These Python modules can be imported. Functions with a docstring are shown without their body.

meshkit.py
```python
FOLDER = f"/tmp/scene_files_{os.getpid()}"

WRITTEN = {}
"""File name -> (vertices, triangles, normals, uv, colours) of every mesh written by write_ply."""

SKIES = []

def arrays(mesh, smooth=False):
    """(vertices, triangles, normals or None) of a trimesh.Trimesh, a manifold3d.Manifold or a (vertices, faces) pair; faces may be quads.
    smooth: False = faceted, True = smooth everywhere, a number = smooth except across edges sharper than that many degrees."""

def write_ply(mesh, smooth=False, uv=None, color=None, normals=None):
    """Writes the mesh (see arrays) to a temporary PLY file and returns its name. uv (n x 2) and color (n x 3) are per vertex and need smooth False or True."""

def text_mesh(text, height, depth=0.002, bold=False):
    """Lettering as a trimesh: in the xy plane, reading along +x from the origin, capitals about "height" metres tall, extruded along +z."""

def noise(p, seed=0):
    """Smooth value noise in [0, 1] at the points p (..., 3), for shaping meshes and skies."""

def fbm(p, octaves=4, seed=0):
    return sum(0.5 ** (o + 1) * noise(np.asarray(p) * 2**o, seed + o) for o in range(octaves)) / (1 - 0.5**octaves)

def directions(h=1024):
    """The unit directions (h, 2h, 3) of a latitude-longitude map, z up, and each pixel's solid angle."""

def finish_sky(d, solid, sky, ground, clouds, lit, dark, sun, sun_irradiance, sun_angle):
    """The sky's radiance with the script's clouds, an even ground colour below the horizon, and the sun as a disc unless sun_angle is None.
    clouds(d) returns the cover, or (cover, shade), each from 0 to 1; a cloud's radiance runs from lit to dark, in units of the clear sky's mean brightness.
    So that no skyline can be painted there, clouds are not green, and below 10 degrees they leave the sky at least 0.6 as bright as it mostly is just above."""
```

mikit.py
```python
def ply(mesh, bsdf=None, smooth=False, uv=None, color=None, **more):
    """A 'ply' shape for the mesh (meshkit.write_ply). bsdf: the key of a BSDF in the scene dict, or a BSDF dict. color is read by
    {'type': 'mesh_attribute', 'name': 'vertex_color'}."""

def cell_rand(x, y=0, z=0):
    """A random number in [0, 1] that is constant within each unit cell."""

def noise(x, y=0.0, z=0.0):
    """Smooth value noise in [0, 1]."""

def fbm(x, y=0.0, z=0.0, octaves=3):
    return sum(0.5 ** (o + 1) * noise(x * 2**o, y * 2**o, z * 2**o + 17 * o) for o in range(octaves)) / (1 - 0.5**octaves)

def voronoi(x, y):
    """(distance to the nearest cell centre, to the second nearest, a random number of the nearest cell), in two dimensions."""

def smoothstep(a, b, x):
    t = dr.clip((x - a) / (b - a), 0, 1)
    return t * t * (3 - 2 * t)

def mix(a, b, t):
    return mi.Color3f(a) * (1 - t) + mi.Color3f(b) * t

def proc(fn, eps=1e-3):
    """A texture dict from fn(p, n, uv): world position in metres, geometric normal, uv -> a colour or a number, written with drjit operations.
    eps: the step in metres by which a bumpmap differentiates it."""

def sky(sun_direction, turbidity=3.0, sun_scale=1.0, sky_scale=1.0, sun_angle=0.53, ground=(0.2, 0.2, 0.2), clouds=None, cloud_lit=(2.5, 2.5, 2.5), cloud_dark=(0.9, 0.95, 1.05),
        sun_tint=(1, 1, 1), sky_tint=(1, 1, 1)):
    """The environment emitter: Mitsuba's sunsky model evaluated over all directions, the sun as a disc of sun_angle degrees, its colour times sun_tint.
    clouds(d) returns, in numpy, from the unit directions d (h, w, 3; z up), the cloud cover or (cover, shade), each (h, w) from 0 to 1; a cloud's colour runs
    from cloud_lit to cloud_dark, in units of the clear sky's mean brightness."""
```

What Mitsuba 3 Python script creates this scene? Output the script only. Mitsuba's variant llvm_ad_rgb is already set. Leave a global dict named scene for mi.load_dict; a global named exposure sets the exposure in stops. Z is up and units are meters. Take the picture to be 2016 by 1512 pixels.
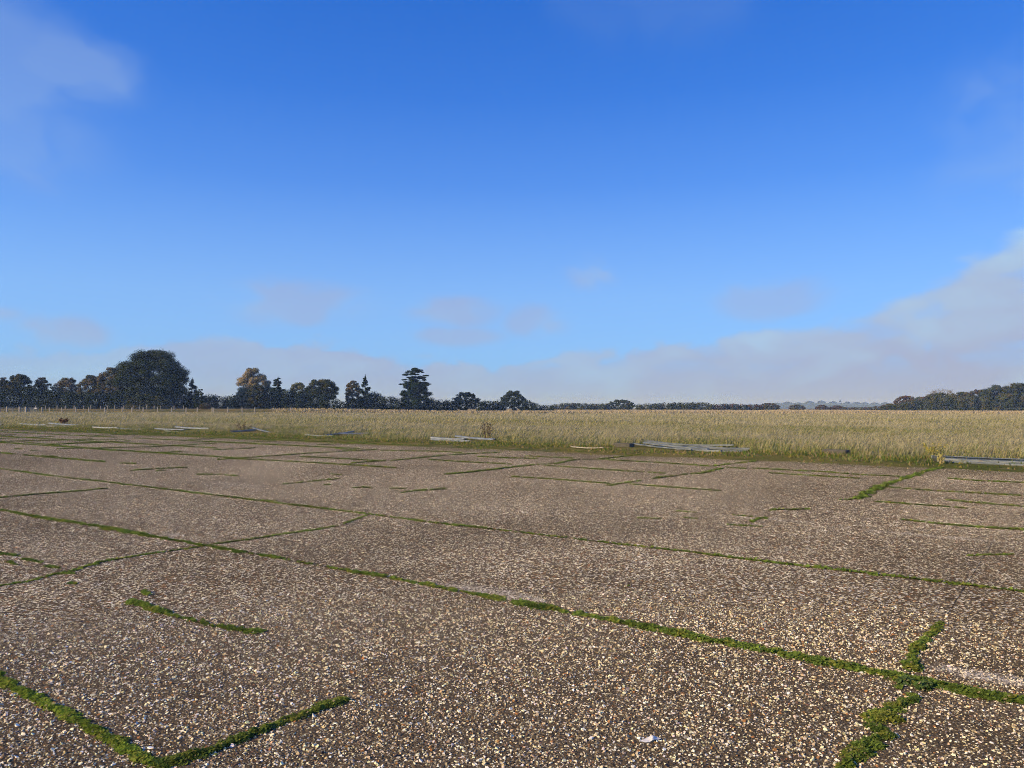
import math
import numpy as np
import trimesh
import drjit as dr
import mitsuba as mi
import mikit
import meshkit
from mikit import proc, noise, fbm, voronoi, cell_rand, smoothstep, mix

T = mi.ScalarTransform4f
scene, labels = {}, {}

# ------------------------------------------------------------------ camera, sky, exposure
F = 1525.0                      # focal length in photograph pixels (2016 wide)
EYE = 1.6
PITCH = math.atan(47.0 / F)
ROLL = math.radians(0.085)
cd = np.array([0, math.cos(PITCH), math.sin(PITCH)])
scene['camera'] = {'type': 'perspective', 'fov': 2 * math.degrees(math.atan(1008 / F)), 'fov_axis': 'x', 'near_clip': 0.1, 'far_clip': 20000.0,
                   'to_world': T().look_at(origin=[0, 0, EYE], target=[0, float(cd[1]), EYE + float(cd[2])], up=[math.sin(-ROLL), 0, math.cos(ROLL)])}
exposure = 2.3
SUN_AZ, SUN_EL = math.radians(-115), math.radians(23)
SUN = [math.sin(SUN_AZ) * math.cos(SUN_EL), math.cos(SUN_AZ) * math.cos(SUN_EL), math.sin(SUN_EL)]


def sstep(a, b, x):
    t = np.clip((x - a) / (b - a), 0, 1)
    return t * t * (3 - 2 * t)


def clouds(d):
    az = np.degrees(np.arctan2(d[..., 0], d[..., 1]))
    el = np.degrees(np.arcsin(np.clip(d[..., 2], -1, 1)))

    def fb(sx, sy, o, seed, dx=0, dy=0):
        return meshkit.fbm(np.stack([(az + dx) / sx, (el + dy) / sy, az * 0 + seed], -1), o, seed)

    wx, wy = (fb(6, 3, 3, 41) - .5) * 5, (fb(6, 3, 3, 43) - .5) * 2.2          # the wind pulls the shapes about
    n1 = fb(7, 2.6, 5, 3, wx, wy)
    n2 = fb(2.4, 1.0, 5, 9, wx, wy)
    n3 = fb(9, 5.5, 5, 21, wx * 1.5, wy * 1.5)
    n4 = fb(3.0, 2.2, 4, 27, wx, wy)
    # the bank along the horizon: thin on the left, heaped up on the right
    top = np.interp(az, [-180, -110, -60, -34, -28, -24, -12, -4, 3, 10, 17, 23, 27, 31, 36, 50, 75, 110, 150, 180],
                    [6, 7, 5, 3.4, 3.2, 4.7, 4.5, 3.4, 3.6, 4.6, 4.8, 5.6, 7.0, 9.2, 10.6, 10.5, 8, 9, 7, 6])
    thick = np.interp(az, [-180, -60, -34, -18, -8, 2, 12, 22, 30, 60, 180], [.7, .6, .45, .66, .70, .66, .78, .84, .9, .8, .7])
    edge = el + (n1 - .5) * np.interp(az, [0, 20], [2.2, 3.4]) + (n2 - .5) * np.interp(az, [10, 22], [2.4, 1.3])
    soft = np.interp(az, [-40, 10, 30, 60], [.5, .5, .9, .9])
    bank = sstep(top + soft * .5, top - soft, edge) * thick * (1 - .35 * sstep(.5, .7, n2) * sstep(1.5, 4, el))
    # loose shreds above it
    shred = np.zeros_like(az)
    for a0, e0, wa, we, k in ((-15.5, 7.4, 4.4, 1.3, .42), (-4.2, 7.0, 2.6, 1.0, .5), (-4.2, 5.3, 2.8, .6, .45), (1.9, 6.4, 2.0, 1.0, .42), (5.7, 9.9, 1.5, 1.0, .42), (-30.5, 4.7, 2.6, 1.0, .5), (-34.5, 5.6, 2.0, .5, .4),
                              (18.5, 7.6, 3.0, 1.2, .36), (-33.5, 20.3, 5.0, 3.6, .26), (-29.6, 21.4, 3.6, 2.2, .30), (-33.5, 16.6, 5.0, 3.2, .2), (7.0, 29.0, 4.0, 3.0, .05), (12.5, 28.6, 4.0, 3.2, .07), (33.5, 17.0, 4.0, 4.5, .20)):
        r2 = ((az + .5 * wx * min(1, wa / 4) - a0) / wa) ** 2 + ((el + .5 * wy * min(1, we / 2) - e0) / we) ** 2
        w = np.where(we > 2, .6 * n3 + .4 * n4, .35 * n1 + .65 * n2)
        shred = np.maximum(shred, k * sstep(.08, .85, np.exp(-r2 * .8) * np.clip(-.55 + 3.0 * w, 0, 1.6)))
    far = sstep(38, 60, np.abs(az)) * sstep(.52, .72, n3) * .4
    thin = np.interp(el, [0, 4, 8, 12, 16, 22, 30, 90], [.44, .49, .44, .29, .14, .04, .0, .0])
    body = np.maximum(bank, np.maximum(shred, far))
    cover = 1 - (1 - thin) * (1 - body)
    inside = np.clip((top - el) / np.maximum(top, 1), 0, 1)
    lit = np.interp(az, [-180, -60, -10, 8, 20, 30, 60, 180], [.7, 1.0, .95, .92, .90, .76, .7, .8]) + (n1 - .5) * 1.0 + (n2 - .5) * .5 + inside * np.interp(az, [5, 25], [.0, .55]) - .1
    high = sstep(12, 16, el)
    shade = np.clip(lit * (1 - high) + .5 * high, 0, 1) * body / np.maximum(cover, 1e-6)
    return np.clip(cover, 0, 1), np.clip(shade, 0, 1)


scene['sky'] = mikit.sky(SUN, turbidity=3, clouds=clouds, sky_scale=.56, sky_tint=(.24, .98, 2.52), sun_tint=(1.0, .96, .76), cloud_lit=(1.52, 2.38, 3.08), cloud_dark=(1.32, 1.43, 1.98))


# ------------------------------------------------------------------ helpers
RS = np.random.default_rng


def px(x, depth):
    """World x of what stands at column x of the photograph, at this depth."""
    return (x - 1008) / F * depth


U2 = np.array([math.sin(math.radians(36.1)), math.cos(math.radians(36.1))])      # across the apron, towards the field
U1 = np.array([-U2[1], U2[0]])                                                    # along the apron's edge, to the far left


def st(s1, s2):
    return s1 * U1[0] + s2 * U2[0], s1 * U1[1] + s2 * U2[1]


def height(x, y):
    """The lie of the land."""
    s2 = x * U2[0] + y * U2[1]
    r = np.hypot(x, y)
    h = .42 * sstep(60, 260, r) * sstep(28, 60, s2)
    a = x / np.maximum(y, 1.0)
    left = sstep(-.06, -.28, a) * (y > 0)
    h = h + left * .85 * sstep(150, 240, y)
    return h + .12 * (meshkit.noise(np.stack([x / 23, y / 23, x * 0], -1), 4) - .5) * sstep(30, 60, s2)


def add(key, mesh, bsdf, smooth=False, color=None):
    scene[key] = mikit.ply(mesh, bsdf, smooth=smooth, color=color)


def tag(key, label=None, category=None, group=None, kind=None):
    d = {}
    for k, v in (('label', label), ('category', category), ('group', group), ('kind', kind)):
        if v:
            d[k] = v
    labels[key] = d


COUNT = {}


def numbered(name):
    n = COUNT.get(name, 0)
    COUNT[name] = n + 1
    return name if n == 0 else f'{name}_{n:03d}'


def tris(p0, p1, p2):
    v = np.stack([p0, p1, p2], 1).reshape(-1, 3)
    return v, np.arange(len(v)).reshape(-1, 3)


class Soup:
    """Vertices, triangles and vertex colours put together."""

    def __init__(self):
        self.v, self.f, self.c, self.n = [], [], [], 0

    def add(self, v, f, c):
        v, f = np.asarray(v, float), np.asarray(f, int)
        c = np.broadcast_to(np.asarray(c, float), v.shape)
        self.v.append(v)
        self.f.append(f + self.n)
        self.c.append(c)
        self.n += len(v)

    def put(self, key, bsdf, smooth=False):
        v, f, c = np.vstack(self.v), np.vstack(self.f), np.vstack(self.c)
        add(key, (v, f), bsdf, smooth, np.clip(c, 0, 1))


def tube(pts, radii, sides=6, cap=True):
    pts, radii = np.asarray(pts, float), np.broadcast_to(radii, (len(pts),))
    t = np.gradient(pts, axis=0)
    t /= np.linalg.norm(t, axis=1, keepdims=True) + 1e-9
    ref = np.where(np.abs(t[:, 2:3]) < .9, [[0, 0, 1.0]], [[1.0, 0, 0]])
    a = np.cross(t, ref)
    a /= np.linalg.norm(a, axis=1, keepdims=True) + 1e-9
    b = np.cross(t, a)
    ang = np.arange(sides) * 2 * np.pi / sides
    v = (pts[:, None] + radii[:, None, None] * (np.cos(ang)[None, :, None] * a[:, None] + np.sin(ang)[None, :, None] * b[:, None])).reshape(-1, 3)
    f = []
    for i in range(len(pts) - 1):
        for j in range(sides):
            k = (j + 1) % sides
            p, q, r, s = i * sides + j, i * sides + k, (i + 1) * sides + k, (i + 1) * sides + j
            f += [(p, q, r), (p, r, s)]
    if cap:
        for base, flip in ((0, True), ((len(pts) - 1) * sides, False)):
            for j in range(1, sides - 1):
                f.append((base, base + j + 1, base + j) if flip else (base, base + j, base + j + 1))
    return v, np.array(f)


def boxmesh(lo, hi, ch=0.0):
    """A box, its upright and top edges chamfered."""
    lo, hi = np.asarray(lo, float), np.asarray(hi, float)
    if ch <= 0:
        m = trimesh.creation.box(extents=hi - lo)
        m.apply_translation((hi + lo) / 2)
        return np.array(m.vertices), np.array(m.faces)
    pts = []
    for x in (0, 1):
        for y in (0, 1):
            for z in (0, 1):
                c = np.array([(lo, hi)[x][0], (lo, hi)[y][1], (lo, hi)[z][2]])
                s = np.array([1 - 2 * x, 1 - 2 * y, 1 - 2 * z])
                for k in range(3):
                    o = s * ch
                    o[k] = 0
                    pts.append(c + o)
    m = trimesh.convex.convex_hull(np.array(pts))
    return np.array(m.vertices), np.array(m.faces)


def unit(rng, n):
    v = rng.normal(size=(n, 3))
    return v / np.linalg.norm(v, axis=1, keepdims=True)


# ------------------------------------------------------------------ materials
vc = {'type': 'mesh_attribute', 'name': 'vertex_color'}
scene['painted'] = {'type': 'twosided', 'bsdf': {'type': 'diffuse', 'reflectance': vc}}                     # leaves, grass, bark: colour per vertex
scene['leafy'] = {'type': 'principledthin', 'base_color': vc, 'roughness': .55, 'diff_trans': .7, 'spec_trans': 0.0}
scene['pebble'] = {'type': 'principled', 'base_color': vc, 'roughness': .75, 'specular': .2}


def ground_colour(p, n, uv):
    big = fbm(p.x / 9, p.y / 9, 0, 4)
    fine = fbm(p.x / .35, p.y / .35, 3, 3)
    c = mix((.085, .085, .03), (.22, .17, .075), smoothstep(.3, .7, big))
    return c * (.7 + .6 * fine)


scene['soil'] = {'type': 'diffuse', 'reflectance': proc(ground_colour)}


def moss_colour(p, n, uv):
    a = fbm(p.x / .5, p.y / .5, 2, 4)
    b = fbm(p.x / 2.4, p.y / 2.4, 7, 3)
    c = mix((.085, .10, .03), (.15, .135, .045), smoothstep(.35, .65, b))
    c = mix(c, (.20, .155, .10), smoothstep(.55, .7, a) * .45)
    return c * (.65 + .7 * fbm(p.x / .06, p.y / .06, 1, 2))


scene['verge_moss'] = {'type': 'diffuse', 'reflectance': proc(moss_colour)}

NEAR_PEBBLES = (5.6, 7.5)                       # metres from the near corner over which the built pebbles give way to the material's

# pale lime stains on the slabs: centre, half axes along and across the joints
STAINS = ((-.2, 6.80, .62, .15, .8), (2.84, 4.68, .30, .11, .9), (3.3, 4.3, .5, .12, .5), (5.3, 9.78, 1.1, .09, .75), (-4.3, 9.8, .16, .10, .9), (2.5, 5.36, .10, .05, .6), (3.8, 11.2, .9, .14, .6), (-5.9, 16.2, 1.2, .3, .4), (6.6, 8.6, 1.0, .3, .4))


def stain(x, y):
    total = mi.Float(0)
    rag = fbm(x / .16, y / .16, 4, 3)
    for cx, cy, a, b, k in STAINS:
        dx, dy = x - cx, y - cy
        s = (dx * float(U1[0]) + dy * float(U1[1])) / a
        t = (dx * float(U2[0]) + dy * float(U2[1])) / b
        total = dr.maximum(total, k * smoothstep(.15, .75, dr.exp(-(s * s + t * t)) * (.35 + 1.3 * rag)))
    return total


def stone_tint(r):
    c = mix((.72, .65, .42), (.82, .78, .64), smoothstep(0, 1, r * 2.2))
    c = dr.select(r > .47, mi.Color3f(.43, .345, .20), c)
    c = dr.select(r > .66, mi.Color3f(.34, .165, .065), c)
    c = dr.select(r > .73, mi.Color3f(.16, .105, .066), c)
    c = dr.select(r > .86, mi.Color3f(.28, .265, .24), c)
    return dr.select(r > .93, mi.Color3f(.045, .043, .048), c)


def concrete_colour(p, n, uv):
    x, y = p.x, p.y
    patch = fbm(x / 2.1, y / 2.1, 1, 4)
    c = mix((.090, .071, .048), (.128, .104, .070), fbm(x / .05, y / .05, 5, 3))
    d, e, r = voronoi(x / .0105, y / .0105)                  # grit
    c = mix(c, stone_tint(cell_rand(dr.floor(r * 9999), 3)), smoothstep(.40, .30, d) * dr.select(r > .60, 1.0, 0.0) * .45)
    wx, wy = x + .012 * (noise(x / .02, y / .02, 2) - .5), y + .012 * (noise(x / .02, y / .02, 8) - .5)
    d, e, r = voronoi(wx / .0275, wy / .0275)
    size = .28 + .24 * cell_rand(dr.floor(r * 99991), 7)
    away = smoothstep(NEAR_PEBBLES[0], NEAR_PEBBLES[1], dr.sqrt(x * x + y * y))
    away = dr.maximum(away, dr.maximum(smoothstep(-.35, .0, dr.abs(x) - (.70 * y + .7)), smoothstep(2.7, 2.3, y)))
    on = smoothstep(size, size - .07, d) * away * dr.select(cell_rand(dr.floor(r * 77773), 2) < .62 + .35 * patch + .08, 1.0, 0.0)
    c = mix(c, stone_tint(r), on)
    st_ = stain(x, y)
    c = mix(c, (.60, .56, .48), st_ * (.15 + .75 * smoothstep(.62, .30, d) * smoothstep(.35, .6, fbm(x / .04, y / .04, 6, 2))))
    dd, ee, rr = voronoi(x / .062 + 31, y / .075)
    speck = smoothstep(.5, .2, dd) * away * (.35 + .65 * smoothstep(7.5, 13, dr.sqrt(x * x + y * y)))
    c = c * (1 + speck * dr.select(rr > .74, 1.7, dr.select(rr < .34, -.55, 0.0)))
    tone = (.74 + .42 * patch) * (.78 + .44 * fbm(x / .10, y / .14, 8, 3))
    worn = smoothstep(.5, .75, fbm(x / 5.0 + 7, y / 5.0, 3, 4))
    c = c * tone * (1 - .18 * worn)
    # green film creeping in along the verge
    s2 = x * float(U2[0]) + y * float(U2[1])
    film = smoothstep(20.5, 24.2, s2 + 3 * (fbm(x / 1.3, y / 1.3, 9, 3) - .5)) * .55
    return mix(c, (.105, .100, .050), film * (.4 + .8 * fbm(x / .2, y / .2, 4, 2)))


def concrete_relief(p, n, uv):
    d, e, r = voronoi(p.x / .0245, p.y / .0245)
    return .0045 * smoothstep(.48, .1, d) + .003 * noise(p.x / .008, p.y / .008, 1)


scene['aggregate_concrete'] = {'type': 'bumpmap', 'arbitrary': proc(concrete_relief, eps=.002), 'scale': 1.0, 'bsdf': {'type': 'diffuse', 'reflectance': proc(concrete_colour)}}


def zinc_colour(p, n, uv):
    a = fbm(p.x / .25, p.y / .25, p.z / .05, 3)
    b = noise(p.x / .03, p.y / .03, p.z / .03)
    c = mix((.11, .135, .155), (.22, .25, .27), smoothstep(.3, .7, a)) * (.85 + .3 * b)
    return mix(c, (.16, .10, .06), smoothstep(.66, .8, fbm(p.x / .4 + 9, p.y / .4, p.z, 3)) * .5)


scene['galvanised'] = {'type': 'twosided', 'bsdf': {'type': 'principled', 'base_color': proc(zinc_colour), 'metallic': .35, 'roughness': .42, 'specular': .5}}


def weathered_wood(p, n, uv):
    g = fbm(p.x / .03, p.y / .03, p.z / .6, 3)
    return mix((.30, .28, .25), (.50, .47, .42), g)


scene['fence_wood'] = {'type': 'diffuse', 'reflectance': proc(weathered_wood)}


def old_block(p, n, uv):
    a = fbm(p.x / .12, p.y / .12, p.z / .12, 4)
    return mix((.05, .052, .05), (.13, .125, .11), a)


scene['dark_concrete'] = {'type': 'diffuse', 'reflectance': proc(old_block)}
scene['white_plastic'] = {'type': 'twosided', 'bsdf': {'type': 'roughplastic', 'diffuse_reflectance': {'type': 'rgb', 'value': [.78, .78, .77]}, 'alpha': .25}}

# ------------------------------------------------------------------ ground (one sheet to the horizon)
rings = np.concatenate([[0.0], np.geomspace(1.0, 4000, 130)])
angs = np.linspace(0, 2 * np.pi, 181)[:-1]
gx, gy = rings[:, None] * np.cos(angs), rings[:, None] * np.sin(angs)
gs2 = gx * U2[0] + gy * U2[1]
gz = height(gx, gy) - .06 + .05 * sstep(26.0, 32.0, gs2)
v = np.stack([gx, gy, gz], -1).reshape(-1, 3)
i, j = np.meshgrid(np.arange(len(rings) - 1), np.arange(180), indexing='ij')
k = (j + 1) % 180
q = np.stack([i * 180 + j, (i + 1) * 180 + j, (i + 1) * 180 + k, i * 180 + k], -1).reshape(-1, 4)
add('ground', (v, q), 'soil', smooth=True)
tag('ground', 'flat grassy ground reaching to the horizon', kind='structure')

# ------------------------------------------------------------------ the apron: one entry for every slab
ROWS = [-7.6, -4.4, -1.25, 1.94, 5.19, 8.17, 11.30, 14.62, 17.75, 20.85, 23.95]
rng = RS(5)
tag('concrete_apron', 'old airfield apron of exposed aggregate concrete slabs with weedy joints', kind='structure')
for r in range(len(ROWS) - 1):
    if r < 6:
        cuts = np.array([-13.9, -6.6, .84, 8.12, 15.5, 22.8, 30.1, 37.4]) + (0 if r % 2 else .0)
        if r == 2:
            cuts = np.array([-10.0, -4.0, 3.38, 10.7, 18.0])
    else:
        cuts = 3.12 + np.arange(-4, 16) * 4.62
    for c in range(len(cuts) - 1):
        g = .0012
        lo, hi = np.array([cuts[c] + g, ROWS[r] + g]), np.array([cuts[c + 1] - g, ROWS[r + 1] - g])
        ch = .003
        dz = rng.normal() * .0003
        tl = rng.normal(size=2) * .00004
        prof = [(0.0, -.05), (0.0, dz - ch), (ch, dz)]
        vs = []
        for ins, z in prof:
            for a, b in ((lo[0] + ins, lo[1] + ins), (hi[0] - ins, lo[1] + ins), (hi[0] - ins, hi[1] - ins), (lo[0] + ins, hi[1] - ins)):
                xx, yy = st(a, b)
                vs.append((xx, yy, z + (tl @ (np.array([a, b]) - (lo + hi) / 2) if z > -.04 else 0)))
        fs = []
        for lv in range(2):
            for m in range(4):
                n_ = (m + 1) % 4
                p0, p1, p2, p3 = lv * 4 + m, lv * 4 + n_, lv * 4 + 4 + n_, lv * 4 + 4 + m
                fs += [(p0, p2, p1), (p0, p3, p2)]
        fs += [(8, 10, 9), (8, 11, 10)]
        # (s1, s2) is a left-handed pair seen from above, hence the order of the corners
        add('concrete_apron__' + numbered('slab'), (np.array(vs), np.array(fs)), 'aggregate_concrete')

# pebbles standing proud of the cement in the nearest slabs
rng = RS(11)
PAL = np.array([[.76, .68, .46], [.85, .81, .68], [.50, .405, .24], [.34, .165, .065], [.16, .105, .066], [.28, .265, .24], [.045, .043, .048]])
PRO = np.array([.33, .20, .20, .06, .09, .07, .05])
N = 285000
y = rng.uniform(2.3, 8.3, N)
x = rng.uniform(-7, 7, N)
dist = np.hypot(x, y)
dens = meshkit.fbm(np.stack([x / 2.1, y / 2.1, x * 0 + 1], -1), 4, 2)
keep = (np.abs(x) < .70 * y + .7) & (rng.random(N) < 1 - sstep(*NEAR_PEBBLES, dist)) & (rng.random(N) < .72 + .35 * dens)
x, y = x[keep], y[keep]
n = len(x)
rad = np.clip(np.exp(rng.normal(-5.27, .40, n)), .0024, .0125)
asp = rng.uniform(1.0, 1.75, n)
rot = rng.uniform(0, 2 * np.pi, n)
hgt = rad * rng.uniform(.28, .58, n)
K = 5
ang = (np.arange(K) * 2 * np.pi / K)[None] + rng.uniform(-.3, .3, (n, K))


def ringpts(scale, z):
    rr = rad[:, None] * scale * rng.uniform(.8, 1.2, (n, K))
    ex, ey = rr * np.cos(ang) * np.sqrt(asp)[:, None], rr * np.sin(ang) / np.sqrt(asp)[:, None]
    cx = x[:, None] + ex * np.cos(rot)[:, None] - ey * np.sin(rot)[:, None]
    cy = y[:, None] + ex * np.sin(rot)[:, None] + ey * np.cos(rot)[:, None]
    return np.stack([cx, cy, np.broadcast_to(z, cx.shape)], -1)


tilt = rng.normal(size=(n, 2)) * .35
r0 = ringpts(1.0, np.full((n, 1), -.003))
r1 = ringpts(.72, (hgt * .8)[:, None])
r1[..., 2] += (r1[..., 0] - x[:, None]) * tilt[:, :1] + (r1[..., 1] - y[:, None]) * tilt[:, 1:]
v = np.concatenate([r0, r1], 1)
fl = []
for m in range(K):
    m2 = (m + 1) % K
    fl += [(m, m2, K + m2), (m, K + m2, K + m)] + ([(K, K + m, K + m2)] if 0 < m < K - 1 else [])
f = (np.array(fl)[None] + (np.arange(n) * (2 * K))[:, None, None]).reshape(-1, 3)
col = PAL[rng.choice(len(PAL), n, p=PRO / PRO.sum())] * rng.uniform(.72, 1.22, (n, 1)) * (1 + rng.normal(size=(n, 3)) * .05)
lime = np.zeros(n)
for cx, cy, a, b, kk in STAINS:
    s_, t_ = ((x - cx) * U1[0] + (y - cy) * U1[1]) / a, ((x - cx) * U2[0] + (y - cy) * U2[1]) / b
    lime = np.maximum(lime, kk * sstep(.2, .7, np.exp(-(s_ ** 2 + t_ ** 2)) * (.4 + 1.2 * rng.random(n))))
col = col * (1 - .7 * lime[:, None]) + np.array([.66, .62, .56]) * .7 * lime[:, None]
col *= .90 + .16 * dens[keep][:, None]
add('concrete_apron__pebbles', (v.reshape(-1, 3), f), 'pebble', smooth=False, color=np.clip(np.repeat(col, 2 * K, 0), 0, .88))
tag('concrete_apron__pebbles', 'flint pebbles exposed in the worn concrete', kind='stuff')

# ------------------------------------------------------------------ weeds in the joints
NEAR = {
 'C': (.056, .02, [-3.33,4.85,-3.08,4.66,-2.73,4.39,-2.46,4.18,-2.29,4.06,-2.06,3.88,-1.85,3.72,-1.65,3.56,-1.54,3.47]),
 'L': (.08, .03, [-1.58,3.5,-1.53,3.54,-1.44,3.61,-1.36,3.72,-1.28,3.84,-1.19,3.95,-1.09,4.08,-1.01,4.19,-0.9,4.3]),
 'M': (.07, .03, [-3.16,6.45,-2.98,6.32,-2.71,6.08,-2.43,5.89,-2.21,5.73,-1.98,5.62,-1.77,5.57]),
 'Mb': (0.04, 0.04, [-3.2,6.76,-3.09,6.63]),
 'X4a': (.07, .025, [3.21,5.84,3.02,5.6,2.85,5.41,2.7,5.24,2.56,5.02,2.5,4.87,2.47,4.75]),
 'X4b': (.075, .026, [2.26,4.37,2.12,4.25,2.0,4.16,1.9,4.09,1.84,4.01,1.85,3.89,1.85,3.84,1.73,3.77,1.67,3.66,1.6,3.62,1.52,3.56,1.44,3.45]),
 'X4c': (0.05, 0.02, [2.25,4.57,2.22,4.45]),
 'A': (.105, .026, [-16.45,18.18,-12.38,15.28,-9.01,12.87,-8.04,12.17,-6.65,11.17,-5.54,10.46,-4.49,9.68,-3.46,8.97,-2.56,8.34,-1.77,7.76,-1.09,7.3,-0.48,6.83,0.17,6.34,0.74,5.9,1.24,5.51,1.67,5.18,2.05,4.86,2.39,4.6,2.59,4.43,2.81,4.25,2.95,4.13,5.43,2.35,8.66,-0.00]),
 'X1': (.06, .018, [-4.58,6.96,-4.44,7.15,-4.38,7.43,-4.29,7.62,-4.26,8.05,-3.99,8.47,-3.65,8.87,-3.47,9.14,-3.15,9.47,-2.89,9.85,-2.59,10.18,-2.34,10.54]),
}
MIDJ = (.085, .026, [-24.08,28.08,-18.45,23.91,-15.18,21.67,-13.38,20.25,-10.81,18.16,-8.9,16.8,-6.6,15.06,-5.35,14.12,-4.25,13.28,-2.4,11.88,-1.13,10.88,-0.05,10.12,0.99,9.36,1.92,8.7,2.63,8.15,3.44,7.58,4.0,7.16,4.5,6.81,4.74,6.62,8.03,4.23,11.27,1.87])
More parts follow.
